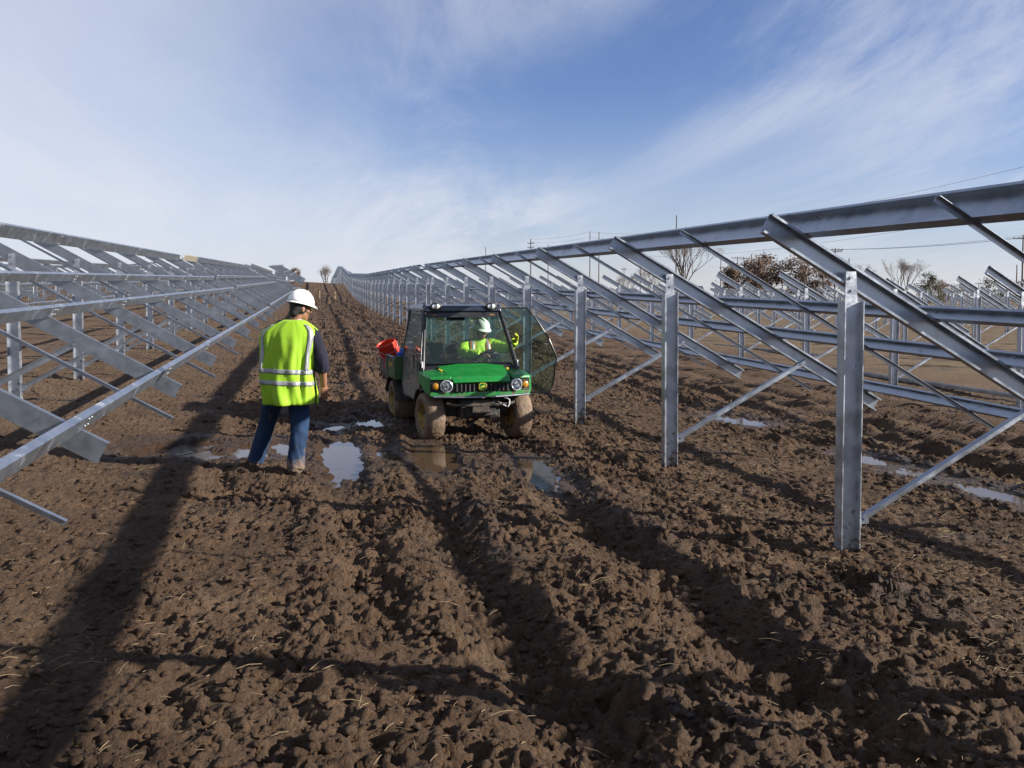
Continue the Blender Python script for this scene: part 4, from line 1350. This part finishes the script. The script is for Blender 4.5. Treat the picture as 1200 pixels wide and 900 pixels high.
    def V(th, z, off=0.0):
        cx, cy, rx, ry = (np.interp(z, zs, [q[i] for q in prof]) for i in (1, 2, 3, 4))
        c_, s_ = math.cos(th), math.sin(th)
        x = math.copysign(abs(c_) ** .88, c_) * (rx * .93 + off); y = math.copysign(abs(s_) ** .82, s_) * (ry + off)
        fallf = min(1, max(0, (1.36 - z) / .2))
        f = float(pnoise(np.array([th * 2.3 + z * 1.3]), np.array([z * 2.1 - th * .4]), 91)[0]) * .032 + float(pnoise(np.array([th * 5.2 + z * 3.0]), np.array([z * 3.4 - th * 1.1]), 92)[0]) * .018
        hem = .022 * math.sin(th * 7 + 1) * max(0, (.85 - z) / .2)
        k = (f + hem) * (.35 + .65 * fallf)
        return Vector((cx + x + c_ * k, cy + y + s_ * k, z))

    def sheet(name, mt, parent, th0, th1, nt_, z0_, z1_, nz, off, thick):
        b = MB(); vs = []; fs = []
        for i in range(nz + 1):
            for j in range(nt_ + 1):
                th = th0 + (th1 - th0) * j / nt_
                za = z0_(th) if callable(z0_) else z0_; zb_ = z1_(th) if callable(z1_) else z1_
                vs.append(V(th, za + (zb_ - za) * i / nz, off))
        for i in range(nz):
            for j in range(nt_):
                a = i * (nt_ + 1) + j; fs.append((a, a + 1, a + nt_ + 2, a + nt_ + 1))
        b.add(vs, fs)
        o = b.build(name, mt, parent, smooth=True, angle=80)
        m = o.modifiers.new('solid', 'SOLIDIFY'); m.thickness = thick; m.offset = 1
        return o
    vest = sheet('safety_vest', M['hivis'], p, 0, 2 * math.pi, 96, .675, 1.485, 44, .0, .003)
    for zc in (.995, .885):
        tilt = lambda th, zc=zc: zc - .012 * math.cos(th) - .022
        tilt2 = lambda th, zc=zc: zc - .012 * math.cos(th) + .022
        sheet('reflective_band', M['reflect'], vest, 0, 2 * math.pi, 96, tilt, tilt2, 3, .006, .002)
    for ta, tb, kx in ((R(206), R(221), 0), (R(313), R(329), 0), (R(30), R(42), 0), (R(138), R(150), 0)):
        sheet('reflective_strap', M['reflect'], vest, ta, tb, 8, 1.0, 1.44, 22, .006, .002)
    hard_hat(p, hc + HM @ Vector((0, -.008, .050)), HM, .94)
    return p


worker()


def driver():
    p = empty('person', GM @ Vector((.36, .06, .80)), R(5.5))
    tag(p, 'person at the wheel of the vehicle in yellow-green jacket and white hard hat', 'person')
    hc = Vector((.035, -.02, .585)); HM = Matrix.Rotation(R(180 + 16), 3, 'Z') @ Matrix.Rotation(R(-14), 3, 'X')
    b = MB()
    b.tube([(0, .08, .03), (0, .09, .2), (.01, .06, .36), (.02, .04, .46)], [(.16, .12), (.15, .11), (.17, .11), (.08, .07)], 18, k=4)
    b.tube([(.02, .035, .43), (.03, .01, .50), (.035, -.005, .56)], [.06, .054, .052], 12, k=3)
    head(b, hc, HM)
    RS, RE, RW = (-.19, .05, .39), (-.26, -.19, .27), (-.06, -.40, .27)
    LS, LE, LW = (.215, .05, .40), (.37, -.14, .33), (.42, -.42, .46)
    for q in ((RS, RE, RW), (LS, LE, LW)): b.tube(list(q), [.05, .045, .03], 12, ref=(0, 0, 1), k=4)
    hand(b, RW, (.75, -.55, -.05), (0, -.3, -1), (.3, -.4, .8), .9)
    for s_ in (-1, 1):
        b.tube([(s_ * .09, .06, .05), (s_ * .13, -.38, .10), (s_ * .13, -.46, -.22)], [.085, .062, .045], 12, ref=(1, 0, 0), k=4)
        b.tube([(s_ * .13, -.43, -.23), (s_ * .13, -.56, -.25)], [.045, .035], 10)
    b.fused('body', M['skin2'], p, .0085, 3)
    b = MB()
    for s_ in (-1, 1):
        b.tube([(s_ * .07, .08, .05), (s_ * .13, -.38, .10), (s_ * .13, -.46, -.20)], [.105, .080, .065], 14, ref=(1, 0, 0), k=5)
    b.ball((0, .08, .05), (.18, .14, .11)); b.fused('trousers', M['navy_cloth'], p, .012, 3, wr=(.006, .09))
    b = MB()
    b.tube([(0, .07, .02), (0, .085, .18), (.01, .06, .33), (.02, .045, .42), (.025, .03, .475)], [(.19, .16), (.195, .155), (.205, .145), (.16, .11), (.075, .07)], 20, k=4)
    b.tube([(-.12, .05, .385), (-.205, .03, .36), (-.265, -.18, .275), (-.16, -.32, .265), (-.085, -.38, .27)], [.075, .083, .075, .066, .055], 16, ref=(0, 0, 1), k=4)
    b.tube([(.15, .05, .395), (.235, .03, .375), (.365, -.14, .335), (.40, -.30, .40), (.415, -.39, .445)], [.075, .083, .073, .064, .052], 16, ref=(0, 0, 1), k=4)
    jk = b.fused('jacket', M['hivis2'], p, .011, 3, wr=(.008, .075))
    # orange edged silver tape over the shoulders and round the waist
    def strip(name, pts, w, mt, ref=(1, 0, 0)):
        b = MB(); b.tube(pts, [(w, .004)] * len(pts), 8, ref=ref, k=3); b.build(name, mt, jk, smooth=True)
    for x in (-.105, .125):
        pts = [(x, -.098, .10), (x, -.094, .22), (x, -.086, .32), (x * .95, -.050, .415), (x * .9, .045, .462)]
        strip('orange_tape', pts, .034, M['orange_tape']); strip('reflective_tape', [(q[0], q[1] - .004, q[2] + .002) for q in pts], .020, M['reflect'])
    ring = [(.195 * math.cos(t), .075 + .162 * math.sin(t), .10) for t in [2 * math.pi * i / 24 for i in range(25)]]
    strip('orange_tape', ring, .032, M['orange_tape'], (0, 0, 1))
    strip('reflective_tape', [(q[0] * 1.02, .075 + (q[1] - .075) * 1.02, q[2]) for q in ring], .018, M['reflect'], (0, 0, 1))
    b = MB(); hand(b, LW, (.10, -.55, .8), (-.9, -.3, .1), (.1, -.8, -.5), 1.15, 1.0); b.fused('glove', M['glove'], p, .007, 2)
    b = MB(); b.ball(hc + HM @ Vector((0, -.020, .010)), (.078, .090, .098), 16, 10, HM); b.fused('hair', M['hair'], p, .010, 2)
    hard_hat(p, hc + HM @ Vector((0, -.005, .050)), HM, .95)


driver()


# ------------------------------------------------------------------ survey stakes
def stakes():
    xs = ((-1.75, 90.3, 'leftmost wooden stake across the lane below the crest'), (-.64, 90.1, 'second wooden stake from the left below the crest'),
          (.40, 89.9, 'third wooden stake from the left below the crest'), (1.83, 89.6, 'rightmost wooden stake across the lane, a little shorter'))
    for i, (x, y, lab) in enumerate(xs):
        b = MB(); z = float(base(x, y))
        b.box((0, 0, .32), (.085, .06, .84 - (.1 if i == 3 else 0)), (0, R(random.uniform(-2, 2)), 0))
        o = b.build('survey_stake', M['stake'], None, (x, y, z)); tag(o, lab, 'stake', 'stakes across the lane')
    b = MB(); b.tube([(.40, 89.86, float(base(.4, 89.9)) + .45), (1.1, 89.72, float(base(1.1, 89.7)) + .42), (1.83, 89.56, float(base(1.83, 89.6)) + .45)], .012, 5)
    tag(b.build('stake_string', M['stake'], None), 'pale string stretched between the two right stakes on the lane', 'string')


stakes()


# ------------------------------------------------------------------ trees
def branchy(b, tips, p, d, ln, r, depth, rnd, spread, up):
    q = p + d * ln
    mid = p + d * ln * .5 + Vector((rnd.uniform(-1, 1), rnd.uniform(-1, 1), rnd.uniform(-.4, .6))) * ln * .06
    b.tube([p, mid, q], [r, r * .82, r * .62], 5 if depth > 2 else 3, cap=False)
    if depth == 0:
        tips.append(q); return
    for k in range(rnd.choice((2, 3, 3) if depth > 1 else (3, 3, 4))):
        a = Vector((rnd.uniform(-1, 1), rnd.uniform(-1, 1), rnd.uniform(-.35, .7) + up))
        nd = (d * 1.0 + a * spread).normalized()
        branchy(b, tips, p + d * ln * rnd.uniform(.55, 1.0), nd, ln * rnd.uniform(.6, .82), r * .58, depth - 1, rnd, spread, up)


def tree(name, x, y, h, w, label, leaf, seed, stems=1, bare=False, low=False, group=None):
    rnd = random.Random(seed)
    t = empty(name, (x, y, float(base(x, y)) - .05)); tag(t, label, 'tree' if not low else 'bush', group)
    tb = MB(); cb = MB(); tips = []
    for s_ in range(stems):
        off = Vector((rnd.uniform(-.5, .5), rnd.uniform(-.5, .5), 0)) * (w * .12 if stems > 1 else 0)
        lean = Vector((rnd.uniform(-.2, .2), rnd.uniform(-.2, .2), 1)).normalized() if stems > 1 else Vector((rnd.uniform(-.05, .05), 0, 1)).normalized()
        hh = h * (.16 if low else .30)
        r0 = h * (.016 if bare else .02) / (stems ** .3)
        tb.tube([off, off + lean * hh * .5, off + lean * hh], [r0 * 1.25, r0, r0 * .85], 8)
        for k in range(4 if bare else 3):
            a = 2 * math.pi * (k / 4 + rnd.random() * .2)
            d = (lean * (1.1 if k else 2.2) + Vector((math.cos(a), math.sin(a), 0)) * (.55 if bare else .9) * (w / h) * 1.4).normalized()
            branchy(cb, tips, off + lean * hh * rnd.uniform(.75, 1.0), d, h * .235, r0 * .62, 4 if bare else 2, rnd, .50 if bare else .7, .22)
    tb.build('trunk', M['bark'], t, smooth=True)
    if bare:
        for q in tips:
            for k in range(2):
                d = Vector((rnd.uniform(-1, 1), rnd.uniform(-1, 1), rnd.uniform(-.2, 1))).normalized()
                cb.tube([q, q + d * h * .05], [h * .0011, h * .0006], 3, cap=False)
        cb.build('crown', M['twig'], t)
    else:
        cb.build('limbs', M['bark'], t)
        # leaf clumps through the crown
        b = MB(); clumps = []
        for k in range(42):
            a = rnd.random() * 2 * math.pi; rr = math.sqrt(rnd.random()); zz = rnd.uniform(.10 if low else .28, .97)
            env = (1 - abs((zz - .5) / .58) ** 2.4) if not low else (1 - (zz / 1.02) ** 2.6)
            env = max(env, .12) ** .55 * rnd.uniform(.75, 1.12)
            clumps.append((Vector((math.cos(a) * rr * w / 2 * env, math.sin(a) * rr * w / 2 * env, zz * h)), rnd.uniform(.09, .17) * h))
        vs = []; fs = []
        for c, cr in clumps:
            for k in range(62):
                p = c + Vector((rnd.gauss(0, 1), rnd.gauss(0, 1), rnd.gauss(0, .8))) * cr * .55
                if p.z < .05 * h: continue
                s_ = h * rnd.uniform(.016, .032)
                u = Vector((rnd.gauss(0, 1), rnd.gauss(0, 1), rnd.gauss(0, 1))).normalized(); v = u.orthogonal().normalized()
                i = len(vs); vs += [p - u * s_, p + v * s_ * .7, p + u * s_, p - v * s_ * .7]; fs.append((i, i + 1, i + 2, i + 3))
        me = bpy.data.meshes.new('crown'); me.from_pydata([tuple(v) for v in vs], [], fs); me.materials.append(leaf); me.update()
        link('crown', me, t)
    return t


BG = 'trees along the far side of the field'
tree('bare_tree', 78.3, 187.8, 18.0, 13, 'tall bare tree with several stems beside the tallest pole', None, 1, 3, True, group=BG)
tree('bare_tree', 74.2, 197.5, 10.0, 9, 'low bare tree left of the tall multi-stemmed one', None, 2, 2, True, group=BG)
tree('bare_tree', 70.0, 201.0, 8.0, 8, 'small bare tree farther left behind the rafters', None, 12, 2, True, group=BG)
tree('leafy_tree', 105.7, 222.9, 10.4, 5, 'narrow brown leaved tree standing alone near the crossarm pole', M['leaf_brown'], 3, group=BG)
tree('leafy_tree', 99.8, 198.3, 10.2, 7, 'greyish brown tree, first of the russet clump', M['leaf_brown'], 4, group=BG)
tree('leafy_tree', 104.6, 202.3, 11.4, 8, 'tallest russet tree of the clump behind the crossarm pole', M['leaf_red'], 5, group=BG)
tree('leafy_tree', 109.5, 196.7, 10.4, 8, 'broad russet tree right of the tallest one in the clump', M['leaf_brown'], 6, group=BG)
tree('leafy_tree', 112.5, 191.4, 8.2, 8, 'low rounded russet tree at the right end of the clump', M['leaf_red'], 7, group=BG)
tree('bare_tree', 101.2, 200.0, 11.5, 8, 'bare tree poking out of the russet clump', None, 13, 2, True, group=BG)
tree('bare_tree', 106.0, 151.3, 9.4, 8, 'open bare tree with two stems left of the round bush', None, 8, 2, True, group=BG)
tree('bare_tree', 110.6, 172.0, 9.0, 6, 'faint bare tree just left of the two-stemmed one', None, 9, 2, True, group=BG)
tree('bush', 97.2, 132.5, 4.9, 4.6, 'dark olive bush right of the bare two-stemmed tree', M['leaf_olive'], 10, low=True, group=BG)
tree('bush', 101.9, 136.4, 4.0, 4.2, 'russet bush leaning against the dark olive one', M['leaf_red'], 11, low=True, group=BG)
tree('bush', 104.0, 126.1, 4.3, 5.0, 'dark bush near the right edge of the picture', M['leaf_olive'], 14, low=True, group=BG)
tree('bush', 110.5, 128.5, 3.6, 5.0, 'brown bush at the far right edge behind the rafters', M['leaf_brown'], 15, low=True, group=BG)
tree('bare_tree', 2.0, 193.7, 6.6, 2.0, 'slender bare tree standing beyond the crest of the lane', None, 16, 2, True, group=BG)
tree('bush', -3.0, 143.5, 2.1, 2.6, 'dark reddish bush on the crest at the left rack', M['leaf_red'], 17, low=True, group=BG)
rnd = random.Random(31)
for i in range(14):
    x = 120 + i * 17 + rnd.uniform(-5, 5); y = 330 + rnd.uniform(-40, 60) - i * 9
    tree('bush', x, y, rnd.uniform(4, 8), rnd.uniform(7, 12), 'brown hedgerow tree in the far line, %s counted from the left' % ORD[i], M[rnd.choice(('leaf_brown', 'leaf_olive', 'leaf_red'))], 40 + i, low=True, group='far hedgerow')


# ------------------------------------------------------------------ poles and wires
TOPS = {}


def pole(key, x, y, top, arms, label, r=.16):
    z = float(base(x, y)); h = top - z
    t = empty('utility_pole', (x, y, z)); tag(t, label, 'utility pole', 'utility poles beyond the field')
    b = MB(); b.tube([(0, 0, -.5), (0, 0, h)], [r, r * .62], 8); b.build('mast', M['pole'], t, smooth=True)
    ax = Vector((.97, -.25, 0))
    for zz, w in arms:
        b = MB(); b.tube([-ax * w / 2 + Vector((0, 0, h - zz)), ax * w / 2 + Vector((0, 0, h - zz))], .085, 6); arm = b.build('crossarm', M['pole'], t)
        for k in (-.46, -.2, .2, .46):
            b = MB(); p = ax * w * k + Vector((0, 0, h - zz)); b.tube([p, p + Vector((0, 0, .32))], [.05, .07], 6); b.build('insulator', M['wire'], arm)
    TOPS[key] = (Vector((x, y, z)), h, ax)


pole('a', 54.0, 295.2, 18.4, [], 'thin pole standing farthest left above the rack top rail')
pole('b', 59.2, 253.2, 18.4, [(1.2, 1.8), (2.4, 1.8)], 'pole with short stubby arms behind the rack rafters', .2)
pole('c', 68.9, 271.6, 18.1, [], 'thin plain pole right of the pole with stubby arms')
pole('h1', 69.6, 230.4, 19.0, [(3.4, 3.2), (6.0, 4.2)], 'left mast of the paired poles joined by crossarms')
pole('h2', 71.9, 230.0, 19.0, [(4.7, 3.0)], 'right mast of the paired poles')
pole('d', 97.9, 285.9, 12.0, [(.8, 2.0)], 'short pole with one small arm between the rafters')
pole('e', 96.2, 265.8, 15.0, [], 'plain pole left of the tallest dark pole')
pole('t', 87.7, 216.5, 22.4, [], 'tallest dark pole rising beside the bare tree', .2)
pole('f', 111.4, 242.1, 13.5, [], 'slim pole left of the double crossarm pole')
pole('x1', 111.6, 231.9, 13.1, [(.4, 3.4), (2.3, 3.6)], 'pole with two crossarms over the narrow brown tree')
pole('g', 106.0, 212.6, 12.8, [], 'slim pole between the crossarm pole and the russet clump')
pole('x2', 103.7, 192.7, 10.5, [(.9, 3.0)], 'pale pole with one crossarm in front of the russet clump')
pole('x3', 104.4, 172.1, 12.1, [(.4, 3.2), (.75, 2.6)], 'reddish crossarm pole above the nearest rafter')
pole('k', 112.8, 180.5, 10.4, [], 'short plain pole right of the reddish crossarm pole')
pole('x4', 224.5, 279.4, 7.2, [(.3, 2.6)], 'tiny crossarm pole far away between the bushes')
pole('m', 155.7, 181.6, 9.4, [], 'plain pole at the right edge left of the crossarm pole')
pole('x5', 119.6, 138.2, 12.7, [(.6, 3.4)], 'crossarm pole cut by the right edge of the picture')
pole('x6', 94.5, 82.0, 14.5, [(.5, 3.6), (1.9, 3.6)], 'crossarm pole standing beyond the right edge, carrying the wires')


def wire(p, q, sag, label):
    pts = [p.lerp(q, i / 16) - Vector((0, 0, sag * 4 * (i / 16) * (1 - i / 16))) for i in range(17)]
    b = MB(); b.tube(pts, .020, 4, ref=(0, 0, 1)); tag(b.build('overhead_wire', M['wire'], None), label, 'wire', 'overhead wires')


def wires():
    spans = [('x1', 'x2'), ('x2', 'x3'), ('x3', 'x5'), ('x5', 'x6')]
    nm = {'x1': 'double crossarm pole', 'x2': 'pale pole', 'x3': 'reddish pole', 'x5': 'pole at the right edge', 'x6': 'pole out of view'}
    for a, c in spans:
        A, B = TOPS[a], TOPS[c]
        for k, side in ((-.46, 'outer left'), (0.2, 'inner right'), (.46, 'outer right')):
            p = A[0] + Vector((0, 0, A[1] - .3)) + A[2] * 3.2 * k; q = B[0] + Vector((0, 0, B[1] - .3)) + B[2] * 3.2 * k
            wire(p, q, .5, '%s wire from the %s to the %s' % (side, nm[a], nm[c]))
    t = TOPS['t']; far = Vector((98, 76, 22.5)); h1 = TOPS['h1']; bb = TOPS['b']
    for i, dz in enumerate((0, -2.0, -4.2, -6.2)):
        wire(t[0] + Vector((0, 0, t[1] - 4 + dz)), far + Vector((0, 0, dz * .9)), 2.2, '%s long wire from the top sagging away right of the tallest pole' % ORD[i])
        wire(h1[0] + Vector((0, 0, h1[1] + dz * .7)), t[0] + Vector((0, 0, t[1] - 4 + dz)), .6, '%s wire from the top between paired poles and tallest pole' % ORD[i])
        wire(bb[0] + Vector((0, 0, bb[1] + dz * .5)), h1[0] + Vector((0, 0, h1[1] + dz * .7)), .5, '%s wire from the top left of the paired poles' % ORD[i])


wires()


# ------------------------------------------------------------------ far farm shed and parked car
def shed():
    x, y = 83.5, 205.0
    t = empty('farm_shed', (x, y, float(base(x, y))), R(-15)); tag(t, 'low pale farm shed behind the bare tree', 'shed')
    b = MB(); b.box((0, 0, 1.4), (11, 6, 2.8)); b.build('wall', M['tin'], t)
    b = MB(); b.prism([(-3.5, 2.75), (3.5, 2.75), (0, 4.3)], (-5.8, 0, 0), (5.8, 0, 0), (0, 1, 0), (0, 0, 1)); b.build('roof', M['roof_tin'], t)
    b = MB(); b.box((-2, -3.02, 1.2), (2.4, .08, 2.4)); b.build('door', M['dark'], t)
    x, y = 96.5, 206.0
    t = empty('parked_car', (x, y, float(base(x, y))), R(20)); tag(t, 'pale car parked in front of the narrow brown tree', 'car')
    b = MB(); b.box((0, 0, .62), (4.4, 1.75, .62)); b.hexa([(-1.5, -.8, .92), (1.1, -.8, .92), (1.1, .8, .92), (-1.5, .8, .92), (-1.1, -.65, 1.5), (.5, -.65, 1.5), (.5, .65, 1.5), (-1.1, .65, 1.5)])
    b.build('car_body', M['car'], t, bevel=.12, seg=3)
    for sx in (-1.4, 1.4):
        for sy in (-.8, .8):
            b = MB(); b.lathe([(0, -.1), (.33, -.1), (.33, .1), (0, .1)], 16, Matrix.Rotation(math.pi / 2, 4, 'X')); b.build('wheel', M['rubber'], t, (sx, sy, .33))
    b = MB(); b.hexa([(-1.42, -.815, .96), (1.02, -.815, .96), (1.02, .815, .96), (-1.42, .815, .96), (-1.14, -.70, 1.4), (.55, -.70, 1.4), (.55, .70, 1.4), (-1.14, .70, 1.4)]); b.build('windows', M['dark'], t)


shed()


# ------------------------------------------------------------------ loose crumbs of mud and straw
def scatter_points(n, seed, xr, yr, power):
    r = np.random.default_rng(seed)
    y = yr[0] + (yr[1] - yr[0]) * r.random(n) ** power
    half = 0.62 * y + 1.2
    x = 0.21 * y + (r.random(n) * 2 - 1) * half
    return x, y, r


def big_mesh(name, co, tris, mt, smooth=False):
    me = bpy.data.meshes.new(name)
    me.vertices.add(len(co)); me.vertices.foreach_set('co', co.astype(np.float32).ravel())
    me.loops.add(tris.size); me.loops.foreach_set('vertex_index', tris.astype(np.int32).ravel())
    me.polygons.add(len(tris)); me.polygons.foreach_set('loop_start', np.arange(0, tris.size, tris.shape[1], dtype=np.int32))
    if smooth: me.polygons.foreach_set('use_smooth', np.ones(len(tris), bool))
    me.materials.append(mt); me.update(calc_edges=True)
    return link(name, me)


def crumbs():
    bm = bmesh.new(); bmesh.ops.create_icosphere(bm, subdivisions=1, radius=1)
    v0 = np.array([v.co[:] for v in bm.verts]); f0 = np.array([[v.index for v in f.verts] for f in bm.faces]); bm.free()
    n = 30000
    x, y, r = scatter_points(n, 5, None, (2.4, 17.0), 1.75)
    churn = sstep(-2.4, -.2, x) * (1 - sstep(3.6, 5.6, x)) + .7 * sstep(5.4, 6.4, x)
    keep = (r.random(n) < .30 + .70 * np.clip(churn, 0, 1)) & (pnoise(x / .5, y / .5, 71) > -.28 - .3 * r.random(n))
    for (px, py, a, l, rot, d) in PUDDLES:
        keep &= ~((np.abs(x - px) < a * 1.15) & (np.abs(y - py) < l * 1.1))
    x, y = x[keep], y[keep]; n = len(x)
    z = mud(x, y)
    sz = (.005 + .022 * r.random(n) ** 3.2) * (1 + .035 * y)
    V = v0[None] * (1 + .55 * (r.random((n, len(v0), 1)) - .5) * 2) * np.stack([.8 + .6 * r.random(n), .8 + .6 * r.random(n), .40 + .40 * r.random(n)], -1)[:, None, :]
    th = r.random(n) * 2 * np.pi
    c, s_ = np.cos(th)[:, None], np.sin(th)[:, None]
    V = np.stack([V[..., 0] * c - V[..., 1] * s_, V[..., 0] * s_ + V[..., 1] * c, V[..., 2]], -1) * sz[:, None, None]
    V += np.stack([x, y, z + sz * .15], -1)[:, None, :]
    T = f0[None] + (np.arange(n) * len(v0))[:, None, None]
    o = big_mesh('mud_crumbs', V.reshape(-1, 3), T.reshape(-1, 3), M['mud'])
    tag(o, 'loose crumbs of brown mud lying over the churned ground', 'mud', kind='stuff')


def straw():
    n = 30000
    x, y, r = scatter_points(n, 9, None, (2.4, 20.0), 1.5)
    w = np.where(x < -.2, .26, np.where(x > 3.2, 1.6, .18)) * np.clip(.55 + 1.1 * pnoise(x / .9, y / .9, 81), .05, 1)
    keep = r.random(n) < w
    for (px, py, a, l, rot, d) in PUDDLES:
        keep &= ~((np.abs(x - px) < a) & (np.abs(y - py) < l))
    x, y = x[keep], y[keep]; n = len(x)
    z = mud(x, y)
    ln = .025 + .11 * r.random(n) ** 2.5; wd = .0008 + .0010 * r.random(n)
    th = r.random(n) * 2 * np.pi; el = (r.random(n) - .3) * .5
    d = np.stack([np.cos(th) * np.cos(el), np.sin(th) * np.cos(el), np.sin(el)], -1)
    sd = np.stack([-np.sin(th), np.cos(th), np.zeros(n)], -1); up = np.array([0, 0, 1.0])
    c = np.stack([x, y, z + .012], -1)
    ring = [sd * wd[:, None], -sd * wd[:, None], np.repeat(up[None], n, 0) * (wd * 1.6)[:, None]]
    bend = np.repeat(up[None], n, 0) * (ln * .08)[:, None]
    V = np.stack([c - d * ln[:, None] / 2 + q for q in ring] + [c + q + bend for q in ring] + [c + d * ln[:, None] / 2 + q for q in ring], 1)
    f = []
    for a in (0, 3):
        for i in range(3):
            j = (i + 1) % 3
            f += [(a + i, a + j, a + 3 + j, a + 3 + i)]
    f = np.array(f)
    T = f[None] + (np.arange(n) * 9)[:, None, None]
    o = big_mesh('straw', V.reshape(-1, 3), T.reshape(-1, 4), M['straw'])
    tag(o, 'bits of pale dry straw scattered over the mud', 'straw', kind='stuff')


crumbs()
straw()
